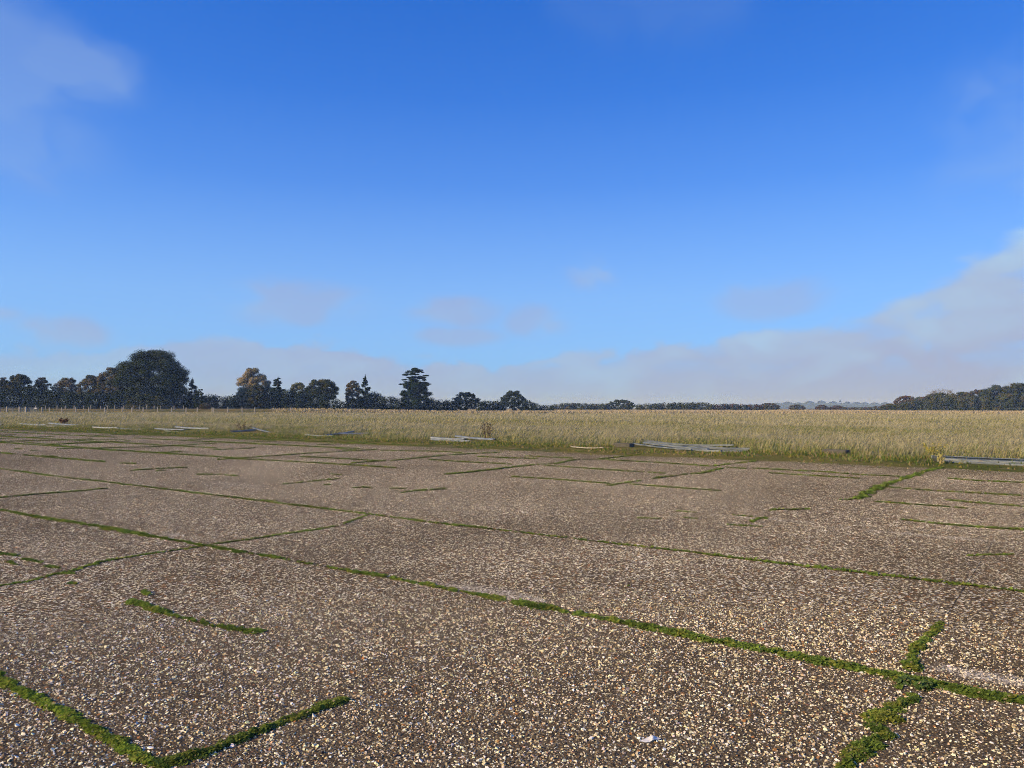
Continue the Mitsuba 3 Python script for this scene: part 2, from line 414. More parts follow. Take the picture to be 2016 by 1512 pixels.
FARW = [
 (0.07, 0.015, [-5.65,8.55,-5.29,8.37]),
 (0.05, 0.015, [-5.24,8.09,-5.02,7.91]),
 (.06, .015, [-4.72,7.86,-4.48,7.74]),
 (.06, .015, [-4.39,7.48,-4.21,7.52]),
 (.06, .015, [-4.03,7.09,-3.94,7.07]),
 (.06, .015, [-5.16,8.23,-4.83,8.02]),
 (0.05, 0.022, [-9.04,13.67,-8.8,14.15,-8.31,14.76,-7.97,15.33]),
 (0.04, 0.015, [-2.31,10.73,-2.15,11.6]),
 (0.1, 0.045, [-25.8,39.04,-25.63,40.37]),
 (0.06, 0.030, [-23.89,36.15,-21.51,37.36,-19.21,38.65]),
 (0.06, 0.022, [-22.08,35.15,-17.12,30.78]),
 (0.05, 0.030, [-19.91,33.26,-19.14,35.24,-18.1,36.91]),
 (0.06, 0.038, [-17.35,29.64,-16.12,30.42,-14.51,31.26,-13.45,33.46]),
 (0.08, 0.038, [-18.98,29.59,-18.69,29.6]),
 (0.06, 0.038, [-17.72,28.57,-17.43,28.58]),
 (0.06, 0.030, [-15.32,25.32,-14.68,25.07]),
 (0.08, 0.038, [-12.49,27.1,-11.83,28.06]),
 (0.05, 0.030, [-11.07,26.25,-8.38,24.21]),
 (0.05, 0.022, [-11.16,22.15,-10.63,21.96]),
 (0.06, 0.030, [-9.64,19.66,-8.65,20.69]),
 (0.1, 0.030, [-8.93,19.51,-8.75,19.68]),
 (0.08, 0.030, [-7.5,18.5,-6.93,18.51]),
 (0.05, 0.022, [-6.78,18.37,-6.39,18.1]),
 (0.1, 0.038, [-11.22,29.09,-10.52,29.83,-10.11,30.6]),
 (0.05, 0.030, [-8.85,24.2,-7.76,23.75,-5.18,22.07,-3.08,20.62]),
 (0.08, 0.038, [-8.99,23.72,-8.25,24.96,-7.3,26.63,-6.25,28.21,-5.11,29.61]),
 (0.06, 0.030, [-6.92,25.25,-5.38,24.28,-4.03,23.37]),
 (0.08, 0.038, [-4.65,22.29,-3.8,23.38]),
 (0.1, 0.045, [-3.65,23.38,-2.9,24.83,-2.2,26.18,-1.21,27.08,-0.42,27.72]),
 (0.05, 0.030, [-2.55,23.86,-1.24,22.78,0.0,21.98]),
 (0.05, 0.030, [-1.13,25.39,0.0,24.65,0.83,24.42]),
 (0.08, 0.038, [-4.89,28.92,-2.56,28.3,-1.76,27.37]),
 (0.1, 0.038, [-6.92,30.3,-5.9,29.24]),
 (0.1, 0.038, [-7.56,34.12,-6.29,35.16]),
 (0.11, 0.045, [-1.62,18.6,-0.87,19.5,0.0,20.85,0.75,22.0,1.27,22.21,1.92,23.96,2.73,24.22,3.84,25.78,4.63,26.93]),
 (0.08, 0.038, [-4.78,16.19,-4.45,16.64]),
 (0.07, 0.038, [-4.4,16.76,-3.85,17.49]),
 (0.08, 0.022, [-3.89,16.1,-3.73,16.1]),
 (0.1, 0.038, [-3.16,15.5,-3.03,15.6,-2.77,15.5]),
 (0.05, 0.022, [-2.42,15.41,-2.09,15.32]),
 (0.08, 0.038, [-2.08,14.58,-1.89,14.94,-1.57,15.13,-1.24,15.33]),
 (0.06, 0.022, [-4.39,18.69,-4.02,18.42]),
 (0.08, 0.030, [-4.34,13.43,-4.03,13.28]),
 (0.06, 0.030, [0.88,21.61,2.63,19.89,3.76,18.98]),
 (0.06, 0.038, [2.78,23.98,4.34,22.68,5.48,21.33]),
 (0.16, 0.053, [5.48,21.33,6.12,22.11,6.74,22.73,7.47,23.62]),
 (0.08, 0.038, [5.8,20.97,6.2,20.45]),
 (0.1, 0.053, [3.2,17.61,3.56,18.0,4.13,18.7,4.63,19.0,5.57,20.61]),
 (0.1, 0.053, [1.96,15.98,2.35,16.52,2.83,17.11]),
 (0.05, 0.030, [2.48,16.3,3.42,15.49,4.06,15.03]),
 (0.03, 0.015, [0.0,18.07,1.04,17.32,2.07,16.41]),
 (0.05, 0.015, [2.52,12.11,2.83,11.93]),
 (0.06, 0.022, [3.3,11.65,3.52,11.49,3.7,11.23]),
 (0.05, 0.022, [2.96,10.68,3.39,10.51]),
 (0.1, 0.030, [3.35,10.93,3.6,11.28,3.75,11.39]),
 (0.03, 0.015, [1.83,11.32,2.16,11.27]),
 (0.04, 0.015, [2.48,11.37,2.68,11.27]),
 (0.06, 0.030, [0.45,25.7,1.89,24.69]),
 (0.07, 0.030, [4.03,12.18,4.25,12.31,4.39,12.25,4.72,12.38]),
 (0.09, 0.038, [5.6,11.2,5.74,11.05,5.94,10.76,6.23,10.53,6.79,10.27,7.08,10.07]),
 (0.08, 0.030, [5.74,13.63,5.96,13.63]),
 (0.2, 0.045, [6.04,13.71,6.55,14.44,7.17,15.35,7.92,16.39,9.35,18.23,10.2,19.39,11.64,21.08]),
 (0.06, 0.030, [7.58,13.58,8.03,13.01,8.38,12.68]),
 (0.05, 0.030, [9.96,17.72,10.34,17.11,11.08,16.77]),
 (0.05, 0.030, [7.5,15.85,8.23,15.08,9.4,14.23]),
 (0.06, 0.038, [6.38,20.63,7.23,19.97,7.83,19.51,8.45,18.63,9.11,18.23]),
 (0.04, 0.030, [6.34,19.17,7.91,17.68]),
 (0.03, 0.022, [6.23,13.34,7.29,12.47]),
 (0.04, 0.022, [4.96,8.48,5.5,8.55]),
 (0.03, 0.022, [1.02,7.04,1.06,7.0]),
]


def along(flat):
    p = np.array(flat, float).reshape(-1, 2)
    s = np.concatenate([[0], np.cumsum(np.hypot(*np.diff(p, axis=0).T))])
    return p, s


def weed_strip(soup, rng, flat, w, h, grow=1.0, gaps=.25, tone=(1, 1, 1), flip=False):
    """Rosettes of small leaves and short blades on a ribbon of soil along a line."""
    p, s = along(flat)
    L = s[-1]
    mid = p.mean(0)
    dist = float(np.hypot(*mid))
    size = np.clip(.0030 * dist, .010, .075) * grow
    # soil ribbon, ragged
    m = max(4, int(L / max(.03, size * 1.6)))
    q = np.linspace(0, L, m)
    cx, cy = np.interp(q, s, p[:, 0]), np.interp(q, s, p[:, 1])
    tx, ty = np.gradient(cx), np.gradient(cy)
    tn = np.hypot(tx, ty) + 1e-9
    nx, ny = -ty / tn, tx / tn
    body = meshkit.fbm(np.stack([cx / .22, cy / .22, cx * 0], -1), 3, 8)
    big = meshkit.noise(np.stack([cx / .8, cy / .8, cx * 0 + 3], -1), 6)
    on = np.clip(.1 + 2.1 * (.55 * body + .45 * big) - gaps - .15, .05, 1.5)
    ends = np.minimum(1, np.minimum(q, L - q) / (.5 * w) + .25)
    half = w * .40 * on * ends
    va = np.stack([cx + nx * half * rng.uniform(.6, 1.3, m), cy + ny * half * rng.uniform(.6, 1.3, m), np.full(m, .0035)], -1)
    vb = np.stack([cx - nx * half * rng.uniform(.6, 1.3, m), cy - ny * half * rng.uniform(.6, 1.3, m), np.full(m, .0035)], -1)
    i = np.arange(m - 1)
    soup.add(np.vstack([va, vb]), np.vstack([np.stack([i, i + m, i + 1], 1), np.stack([i + 1, i + m, i + m + 1], 1)]), np.array([.052, .055, .022]))
    # cushions of leaves, uneven in size, spacing and tint
    cu, cw, ch_, ct = [], [], [], []
    pos = 0.0
    while pos < L:
        o = float(np.interp(pos, q, on * ends))
        r_ = w * .42 * math.exp(rng.normal(0, .42)) * min(1.25, .35 + .75 * o)
        if rng.random() < min(1, .25 + o):
            cu.append(pos)
            cw.append(min(r_, w * .95))
            ch_.append(h * (.35 + .65 * min(1.3, o)) * rng.uniform(.5, 1.15))
            ct.append(rng.random())
        pos += r_ * rng.uniform(.45, 1.15)
    if not cu:
        return
    cu, cw, ch_, ct = np.array(cu), np.array(cw), np.array(ch_), np.array(ct)
    cl = rng.normal(0, .17, len(cu)) * w
    cover = 4.4 if dist < 9 else 2.3
    if dist > 9:
        cw, ch_ = cw * .85, ch_ * .75
    nn = np.maximum(4, (cover * 2.2 * cw ** 2 / (size * size * .5)).astype(int))
    idx = np.repeat(np.arange(len(cu)), nn)
    n = len(idx)
    ra, rr_ = rng.uniform(0, 2 * np.pi, n), np.sqrt(rng.random(n)) * np.exp(rng.normal(0, .16, n))
    u = np.clip(cu[idx] + np.cos(ra) * rr_ * cw[idx] * 1.15, 0, L)
    lat = cl[idx] + np.sin(ra) * rr_ * cw[idx] * .85
    x = np.interp(u, s, p[:, 0]) + np.interp(u, q, nx) * lat
    y = np.interp(u, s, p[:, 1]) + np.interp(u, q, ny) * lat
    crown = ch_[idx] * np.clip(1 - rr_ ** 2, .08, 1)
    z = .003 + crown * rng.uniform(.1, 1, n) ** .7
    az = rng.uniform(0, 2 * np.pi, n)
    tilt = rng.uniform(-.2, .8, n)
    d = np.stack([np.cos(az) * np.cos(tilt), np.sin(az) * np.cos(tilt), np.sin(tilt)], -1)
    side = np.stack([-np.sin(az), np.cos(az), rng.normal(0, .25, n)], -1)
    sz = (size * rng.uniform(.55, 1.35, n))[:, None]
    c0 = np.stack([x, y, z], -1)
    blade = rng.random(n) < .35
    wid = np.where(blade, .22, .48)[:, None]
    ln = np.where(blade, 1.35, .9)[:, None]
    a_, b_, c_, e_ = c0 - d * sz * ln * .5, c0 + side * sz * wid, c0 + d * sz * ln * .6, c0 - side * sz * wid
    v = np.stack([a_, b_, c_, e_], 1)
    v[..., 2] = np.maximum(v[..., 2], .002)
    f = np.array([[0, 1, 2], [0, 2, 3]])[None] + (np.arange(n) * 4)[:, None, None]
    base = np.array([.175, .255, .050]) * np.array(tone)
    yel = np.array([.28, .30, .06])
    dark = np.array([.085, .150, .036])
    t = rng.random((n, 1))
    t2 = meshkit.noise(np.stack([x / .3, y / .3, x * 0 + 9], -1), 12)[:, None]
    tb = .65 * ct[idx][:, None] + .35 * t
    col = np.where(tb < .22, dark, np.where(tb > .74, yel, base)) * (.7 + .6 * t2) * rng.uniform(.75, 1.25, (n, 1))
    straw = rng.random((n, 1)) < .03
    col = np.where(straw, [.40, .34, .19], col)
    soup.add(v.reshape(-1, 3), f.reshape(-1, 3), np.repeat(col, 4, 0))


NAMES = {'C': ('weed_strip', 'bright green weed strip running along the joint at the left foot of the picture'),
         'L': ('weed_strip', 'leafy weed strip crossing the nearest slab from the bright strip to a blunt end'),
         'M': ('weed_strip', 'short detached weed strip growing in the middle of a near slab'),
         'Mb': ('weed_clump', 'small weed tuft just behind the short detached weed strip'),
         'X4a': ('weed_strip', 'crooked weed strip beside the white lime stain on the right'),
         'X4b': ('weed_strip', 'ragged zigzag weed strip in the right foreground below the long joint'),
         'X4c': ('weed_clump', 'reddish low weed patch just under the long joint at the right'),
         'A': ('weed_strip', 'long unbroken weed strip along the nearest full joint of the apron'),
         'X1': ('weed_strip', 'weed strip in the cross joint meeting the long strip at the left')}
rng = RS(21)
for k_, (w, h, flat) in NEAR.items():
    s_ = Soup()
    weed_strip(s_, rng, flat, w, h, gaps=.22 if k_ in 'CLM' else .3, tone=(1.25, 1.2, .9) if k_ == 'C' else (1, .92, 1.0) if k_ == 'L' else (1, 1, 1))
    key = numbered(NAMES[k_][0])
    s_.put(key, 'leafy')
    tag(key, NAMES[k_][1], 'weeds', 'weeds in the near joints')
# round grey-green cushions in the right-hand crack
s_ = Soup()
for cx, cy, r_ in ((2.30, 4.60, .075), (2.36, 4.50, .06)):
    pts = np.array([cx - .04, cy, cx + .04, cy - .02])
    weed_strip(s_, rng, pts, r_ * 2, .06, grow=1.5, gaps=0, tone=(.75, .8, 1.5))
key = numbered('weed_clump')
s_.put(key, 'leafy')
tag(key, 'grey green leafy clump where the crooked strip meets the long joint', 'weeds')
s_ = Soup()
weed_strip(s_, rng, [1.82, 4.04, 2.0, 4.06], .13, .05, grow=1.2, gaps=0, tone=(1.15, 1.0, 1.0))
key = numbered('weed_clump')
s_.put(key, 'leafy')
tag(key, 'bushy grass tuft on the ragged zigzag strip in the right foreground', 'weeds')
s_ = Soup()
weed_strip(s_, rng, MIDJ[2], MIDJ[0], MIDJ[1], gaps=.33)
key = numbered('weed_strip')
s_.put(key, 'leafy')
tag(key, 'thin weed strip along the second long joint of the apron', 'weeds', 'weeds in the near joints')
s_ = Soup()
for w, h, flat in FARW:
    weed_strip(s_, rng, flat, w, h, gaps=.34)
# the far left of the apron: weeds in most joints
for r in range(5, len(ROWS)):
    for c in range(70):
        s1 = rng.uniform(22, 66)
        if rng.random() < .5 + .05 * (r - 5):
            a = st(s1, ROWS[r] + rng.normal(0, .05))
            b = st(s1 + rng.uniform(.6, 4), ROWS[r] + rng.normal(0, .05))
            weed_strip(s_, rng, [*a, *b], rng.uniform(.04, .10), rng.uniform(.02, .05), gaps=.2)
for c in range(5, 14):
    for r in range(5, len(ROWS) - 1):
        if rng.random() < .55:
            s1 = 3.12 + 4.62 * c
            b0 = rng.uniform(ROWS[r], ROWS[r] + 1.2)
            weed_strip(s_, rng, [*st(s1, b0), *st(s1 + rng.normal(0, .05), rng.uniform(b0 + .8, ROWS[r + 1]))], rng.uniform(.04, .09), rng.uniform(.02, .05), gaps=.2)
s_.put('joint_weeds', 'leafy')
tag('joint_weeds', 'low weeds and moss growing in the far joints of the apron', 'weeds', kind='stuff')

# ------------------------------------------------------------------ verge: mossy strip between slabs and tall grass
ns1 = np.linspace(-30, 110, 281)
ns2 = np.array([23.4, 23.7, 24.2, 24.8, 25.5, 26.3, 27.2, 28.4, 30.5])
A1, A2 = np.meshgrid(ns1, ns2, indexing='ij')
wob = .5 * (meshkit.fbm(np.stack([ns1 / 1.7, ns1 * 0, ns1 * 0], -1), 4, 3) - .5)
A2 = A2 + (wob[:, None] * 2.2) * (np.array([1, 1, .6, .3, 0, 0, 0, 0, 0])[None])
vx, vy = st(A1, A2)
vz = .010 + .02 * sstep(23.8, 26, A2) + .045 * (meshkit.fbm(np.stack([vx / .5, vy / .5, vx * 0], -1), 3, 6) - .3) * sstep(23.9, 25.2, A2)
vz[:, 0] = -.02
vz[:, -1] = -.05
ni, nj = A1.shape
i, j = np.meshgrid(np.arange(ni - 1), np.arange(nj - 1), indexing='ij')
q = np.stack([i * nj + j, i * nj + j + 1, (i + 1) * nj + j + 1, (i + 1) * nj + j], -1).reshape(-1, 4)
add('verge', (np.stack([vx, vy, vz], -1).reshape(-1, 3), q), 'verge_moss', smooth=True)
tag('verge', 'mossy verge between the concrete apron and the tall grass', kind='structure')


def blades(rng, x, y, z, h, w, lean, col_root, col_tip, soup, segs=2, wind=None):
    n = len(x)
    az = rng.uniform(0, 2 * np.pi, n)
    side = np.stack([np.cos(az), np.sin(az), np.zeros(n)], -1) * (w[:, None] * .5)
    la = rng.uniform(0, 2 * np.pi, n) if wind is None else wind + rng.normal(0, .9, n)
    ld = np.stack([np.cos(la), np.sin(la), np.zeros(n)], -1)
    p0 = np.stack([x, y, z], -1)
    up = np.array([0, 0, 1.0])
    tip = p0 + up * h[:, None] * np.sqrt(np.clip(1 - lean ** 2, .1, 1))[:, None] + ld * (h * lean)[:, None]
    if segs == 1:
        v = np.stack([p0 - side, p0 + side, tip], 1)
        c = np.stack([col_root, col_root, col_tip], 1)
        soup.add(v.reshape(-1, 3), np.arange(3 * n).reshape(-1, 3), c.reshape(-1, 3))
    else:
        mid = p0 + up * (h * .6)[:, None] + ld * (h * lean * .3)[:, None]
        v = np.stack([p0 - side, p0 + side, mid + side * .8, mid - side * .8, tip], 1)
        cm = col_root * .45 + col_tip * .55
        c = np.stack([col_root, col_root, cm, cm, col_tip], 1)
        f = np.array([[0, 1, 2], [0, 2, 3], [3, 2, 4]])[None] + (np.arange(n) * 5)[:, None, None]
        soup.add(v.reshape(-1, 3), f.reshape(-1, 3), c.reshape(-1, 3))


RAILS = [
    ('i', (12.35, 22.55), (16.4, 19.62), .08, .065, -.03, -.03, 'bar', 0, 'nearest long steel bar of the stack at the right edge'),
    ('i', (12.75, 23.20), (17.0, 20.13), .10, .075, -.02, -.01, 'bar', 0, 'middle long steel bar of the stack at the right edge'),
    ('i', (12.95, 24.00), (17.6, 20.64), .14, .11, -.02, .0, 'trough', 0, 'rearmost long steel trough of the stack at the right edge'),
    ('h', (4.97, 31.83), (6.55, 28.30), .09, .07, .10, .05, 'bar', 0, 'thin pale bar at the near left of the fanned rail pile'),
    ('h', (5.53, 32.60), (7.16, 28.30), .12, .09, .10, .06, 'bar', 0, 'long grey bar second from the front in the fanned rail pile'),
    ('h', (5.77, 33.40), (7.30, 29.40), .22, .09, .14, .08, 'channel', .2, 'dark steel channel at the back left of the fanned rail pile'),
    ('h', (6.35, 30.60), (8.40, 29.40), .12, .08, .14, .16, 'bar', 0, 'pale bar on top at the right of the fanned rail pile'),
    ('h', (6.20, 29.10), (7.45, 27.60), .14, .10, .03, .03, 'bar', 0, 'pale bar lying lowest in front of the fanned rail pile'),
    ('h', (7.10, 29.30), (8.64, 28.27), .24, .09, .10, .06, 'channel', .2, 'dark steel channel at the right end of the fanned rail pile'),
    ('h', (6.95, 28.30), (8.25, 27.80), .20, .09, .02, .02, 'channel', 0, 'dark steel channel under the right end of the fanned rail pile'),
    ('g', (-3.80, 36.70), (-1.85, 34.90), .20, .10, .06, .06, 'beam', -.2, 'front pale rail of the small rail pile below the cedar'),
    ('g', (-3.92, 38.00), (-2.20, 36.40), .26, .10, .10, .10, 'beam', 0, 'middle grey rail of the small rail pile below the cedar'),
    ('g', (-2.79, 38.90), (-.80, 36.00), .24, .10, .14, .10, 'beam', 0, 'rear rail of the small rail pile below the cedar'),
    ('f', (-11.4, 42.9), (-9.7, 41.9), .22, .08, .05, .05, 'channel', 0, 'left low channel of the rail pile left of the cedar pile'),
    ('f', (-10.18, 42.4), (-9.3, 45.6), .14, .10, .05, .16, 'bar', 0, 'slanting pale bar of the rail pile left of the cedar pile'),
    ('f', (-9.75, 43.6), (-8.0, 43.9), .24, .10, .12, .12, 'beam', 0, 'right pale rail of the rail pile left of the cedar pile'),
    ('e', (-17.6, 48.6), (-16.6, 50.4), .28, .10, .05, .12, 'channel', .2, 'left sloping piece of the peaked pair of rails below the golden tree'),
    ('e', (-17.2, 51.4), (-14.7, 47.2), .12, .08, .22, .06, 'bar', 0, 'right sloping pale bar of the peaked pair below the golden tree'),
    ('d', (-24.4, 53.1), (-21.6, 51.2), .26, .11, .10, .08, 'beam', -.2, 'front pale rail of the pile below the big oak'),
    ('d', (-24.0, 55.4), (-20.6, 52.9), .30, .11, .16, .12, 'beam', 0, 'rear rail of the pile below the big oak'),
    ('d', (-22.5, 50.4), (-20.4, 49.0), .20, .08, .03, .03, 'channel', 0, 'lowest pale strip in front of the pile below the big oak'),
    ('c', (-31.2, 57.8), (-28.6, 56.3), .26, .10, .08, .08, 'beam', 0, 'pale single rail in the verge left of the oak pile'),
    ('c', (-28.2, 55.6), (-25.6, 53.4), .36, .12, .03, .03, 'channel', 0, 'dark single channel in the verge left of the oak pile'),
    ('b', (-43.3, 68.3), (-39.3, 65.6), .26, .10, .10, .10, 'beam', 0, 'rear left rail of the far left pile'),
    ('b', (-39.9, 64.2), (-35.2, 61.0), .40, .12, .05, .05, 'channel', 0, 'front dark channel of the far left pile'),
    ('b', (-39.6, 66.4), (-34.6, 62.2), .28, .12, .18, .12, 'beam', 0, 'right rail of the far left pile, by the rust red dock plant'),
    ('a', (-45.6, 68.2), (-43.9, 66.9), .26, .10, .08, .08, 'beam', 0, 'short pale rail in the verge at the left edge'),
]


STRAW = np.array([.465, .435, .30])
STRAW2 = np.array([.38, .345, .24])
GREEN = np.array([.165, .205, .068])
DRAB = np.array([.29, .265, .12])


def field_patch(x, y, seed=0):
    """How green the field is at a point, 0 to 1."""
    s1, s2 = x * U1[0] + y * U1[1], x * U2[0] + y * U2[1]
    a = meshkit.fbm(np.stack([s1 / 14, s2 / 9, s1 * 0], -1), 4, 31)
    b = meshkit.fbm(np.stack([s1 / 3, s2 / 2.2, s1 * 0 + 4], -1), 3, 33)
    return sstep(.36, .64, .6 * a + .4 * b)


rng = RS(41)


def edge_noise(s1):
    """Where the tall grass begins: ragged, and behind whatever lies along the verge."""
    e = 25.5 + 2.2 * (meshkit.fbm(np.stack([s1 / 4.5, s1 * 0, s1 * 0], -1), 2, 55) - .5) + 2.0 * (meshkit.fbm(np.stack([s1 / .9, s1 * 0, s1 * 0 + 5], -1), 3, 57) - .5) + np.interp(s1, [-6, 2, 8, 20, 30, 60], [.3, .5, .9, 1.3, 1.8, 2.2])
    for it in RAILS:
        (xa, ya), (xb, yb) = it[1], it[2]
        sa, sb = sorted((xa * U1[0] + ya * U1[1], xb * U1[0] + yb * U1[1]))
        far_side = max(xa * U2[0] + ya * U2[1], xb * U2[0] + yb * U2[1])
        e = np.where((s1 > sa - .5) & (s1 < sb + .5), np.maximum(e, far_side + .12 + .25 * meshkit.noise(np.stack([s1 / .4, s1 * 0, s1 * 0], -1), 9)), e)
    return e

# short verge growth
s_ = Soup()
n = 60000
s1 = rng.uniform(-6, 95, n)
s2 = 22.4 + rng.beta(1.9, 1.3, n) * 6.0
x, y = st(s1, s2)
gn = meshkit.fbm(np.stack([s1 / .9, s2 / .4, s1 * 0], -1), 3, 17)
for it in RAILS:                                # little grows right against the steel
    (xa, ya), (xb, yb) = it[1], it[2]
    sa, sb = sorted((xa * U1[0] + ya * U1[1], xb * U1[0] + yb * U1[1]))
    na, nb = sorted((xa * U2[0] + ya * U2[1], xb * U2[0] + yb * U2[1]))
    gn = np.where((s1 > sa - .1) & (s1 < sb + .1) & (s2 > na - .7) & (s2 < nb + .4), gn - .16, gn)
keep = (np.abs(x) < .72 * y + 1) & (rng.random(n) < sstep(.40, .58, gn + .12 * sstep(24.0, 26.5, s2) - .05 - .10 * (1 - sstep(22.6, 24.2, s2)))) & (s2 < edge_noise(s1) + .6)
x, y, gn, s2 = x[keep], y[keep], gn[keep], s2[keep]
n = len(x)
t = rng.random((n, 1))
root = np.where(t < .55, [.065, .10, .022], np.where(t < .78, [.14, .125, .025], [.22, .17, .09])) * rng.uniform(.7, 1.2, (n, 1))
root = root * 1.4
tip = root * 1.4
hh = rng.uniform(.03, .13, n) * (.5 + 1.1 * gn) * (.6 + .6 * sstep(24, 26.5, s2))
blades(rng, x, y, np.full(n, -.01) + .04 * sstep(23.5, 25, s2), hh, rng.uniform(.025, .06, n), rng.uniform(.1, .75, n), root, tip, s_, 1)
s_.put('verge_grass', 'leafy')
tag('verge_grass', 'short green grass and moss tufts on the verge', 'grass', kind='stuff')

# the field of tall dry grass
s_ = Soup()
n = 240000
yy = np.sqrt(rng.uniform(16 ** 2, 62 ** 2, n))
xx = rng.uniform(-.74, .74, n) * yy
s1, s2 = xx * U1[0] + yy * U1[1], xx * U2[0] + yy * U2[1]
keep = (s2 > edge_noise(s1)) | ((s2 > 24.2) & (edge_noise(s1) < 27.0) & (s1 > 4.6) & (meshkit.fbm(np.stack([s1 / .7, s2 / .5, s1 * 0], -1), 2, 58) > .60))
x, y, s1, s2 = xx[keep], yy[keep], s1[keep], s2[keep]
n = len(x)
gp = field_patch(x, y)
front = 1 - sstep(0, 2.4, s2 - edge_noise(s1))
reach = 1 - sstep(0, 11, s2 - edge_noise(s1))
clump = meshkit.fbm(np.stack([x / .55, y / .55, x * 0], -1), 2, 71)
green = (gp * .7 + front * .35 + reach * .50 + .9 * (clump - .45)) > rng.random(n) * .95
t = rng.random((n, 1))
tip = np.where(green[:, None], np.where(t < .5, GREEN * 1.1, DRAB * 1.2), np.where(t < .6, STRAW, STRAW2)) * rng.uniform(.85, 1.15, (n, 1)) * (.80 + .4 * clump[:, None])
root = np.where(t < .5, GREEN * .9, DRAB * .9) * rng.uniform(.7, 1.1, (n, 1)) * .6 + tip * .4
hh = (.20 + .46 * clump + .12 * meshkit.noise(np.stack([x / 2.5, y / 2.5, x * 0], -1), 2)) * rng.uniform(.65, 1.15, n) * np.where(green, .82, 1.0) * (1 - .5 * front)
blades(rng, x, y, height(x, y) - .02, hh, rng.uniform(.008, .020, n) * (.7 + y / 50), rng.uniform(.45, .98, n), root, tip, s_, 2, wind=.3)
n = 170000
yy = np.sqrt(rng.uniform(58 ** 2, 165 ** 2, n))
xx = rng.uniform(-.74, .74, n) * yy
x, y = xx, yy
gp = field_patch(x, y)
t = rng.random((n, 1))
green = gp * (.80 - .35 * sstep(60, 140, y)) > rng.random(n)
tip = np.where(green[:, None], np.where(t < .4, GREEN * 1.15, DRAB * 1.25), np.where(t < .6, STRAW, STRAW2)) * rng.uniform(.8, 1.2, (n, 1))
root = np.where(t < .5, DRAB, GREEN) * rng.uniform(.7, 1.1, (n, 1)) * .5 + tip * .5
hh = rng.uniform(.28, .52, n) * (.75 + .5 * meshkit.noise(np.stack([x / 4, y / 4, x * 0], -1), 2))
blades(rng, x, y, height(x, y) - .02, hh, rng.uniform(.04, .08, n) * (y / 80), rng.uniform(.35, .96, n), root, tip, s_, 1, wind=.5)
n = 120000
yy = np.sqrt(rng.uniform(160 ** 2, 640 ** 2, n))
xx = rng.uniform(-.74, .74, n) * yy
ratio = xx / yy
keep = yy < np.interp(ratio, [-.7, -.35, -.2, .1, .3, .45, .7], [200, 205, 330, 480, 620, 420, 330])
x, y = xx[keep], yy[keep]
n = len(x)
gp = field_patch(x / 2.2, y / 2.2)
near_fence = sstep(160, 175, y) * sstep(-.28, -.34, x / y)
green = gp * .28 + .9 * near_fence > rng.random(n)
t = rng.random((n, 1))
tip = np.where(green[:, None], DRAB * 1.2, np.where(t < .6, STRAW * [1.08, 1, .95], STRAW2 * [1.15, 1.02, .98])) * rng.uniform(.9, 1.12, (n, 1))
tip = np.where((near_fence > .5)[:, None], GREEN * rng.uniform(.7, 1.0, (n, 1)), tip)
root = tip * .8
hh = rng.uniform(.3, .5, n) * np.where(near_fence > .5, .3, 1)
blades(rng, x, y, height(x, y) - .03, hh, rng.uniform(.25, .5, n) * (y / 200), rng.uniform(.05, .5, n), root, tip, s_, 1, wind=.5)
s_.put('field_grass', 'leafy')
tag('field_grass', 'field of tall dry straw coloured grass', 'grass', kind='stuff')

# ------------------------------------------------------------------ trees
BARK = np.array([.09, .075, .06])


def leaf_cloud(rng, soup, centres, radii, n, size, palette, squash=.85, shell=.55, up=.25):
    """Leaf-sized triangles spread through balls round the centres; palette rows are chosen per ball and jittered per leaf."""
    m = len(centres)
    wgt = radii ** 2
    idx = rng.choice(m, n, p=wgt / wgt.sum())
    d = unit(rng, n)
    r = radii[idx] * (shell + (1 - shell) * rng.random(n) ** .6) * rng.uniform(.75, 1.12, n)
    c = centres[idx] + d * r[:, None] * np.array([1, 1, squash])
    nrm = d * 1.2 + rng.normal(size=(n, 3)) * .42 + np.array([0, 0, up])
    nrm /= np.linalg.norm(nrm, axis=1, keepdims=True)
    a = np.cross(nrm, unit(rng, n))
    a /= np.linalg.norm(a, axis=1, keepdims=True) + 1e-9
    b = np.cross(nrm, a)
    s = (size * rng.uniform(.55, 1.3, n))[:, None]
    v = np.stack([c + a * s * .62, c - a * s * .4 + b * s * .5, c - a * s * .4 - b * s * .5], 1)
    pal = np.asarray(palette, float)
    ball = rng.integers(0, len(pal), m)
    pick = np.where(rng.random(n) < .7, ball[idx], rng.integers(0, len(pal), n))
    col = pal[pick] * (rng.uniform(.8, 1.2, m)[idx] * rng.uniform(.86, 1.14, n))[:, None]
    soup.add(v.reshape(-1, 3), np.arange(3 * n).reshape(-1, 3), np.repeat(col, 3, 0))


def trunk_mesh(rng, soup, x, y, z, h, r, targets, limbs, fork=.3):
    bend = rng.normal(size=(4, 2)) * r * .5
    bend[0] = 0
    hs = np.array([-.3, h * .12, h * .3, h * .62])
    pts = np.stack([x + bend[:, 0], y + bend[:, 1], z + hs], -1)
    v, f = tube(pts, np.array([1.35, 1.0, .85, .35]) * r, 7)
    soup.add(v, f, BARK)
    for t in targets:
        hz = rng.uniform(fork * .7, .6) * h
        s = np.array([np.interp(hz, hs, pts[:, 0]), np.interp(hz, hs, pts[:, 1]), z + hz])
        e = s + (t - s) * .85
        mid = s + (e - s) * .5 + np.array([0, 0, -.04 * h]) + rng.normal(size=3) * .03 * h
        v, f = tube([s, mid, e], np.array([.42, .26, .09]) * r, 5)
        limb = Soup()
        limb.add(v, f, BARK * rng.uniform(.8, 1.2))
        limbs.append(limb)


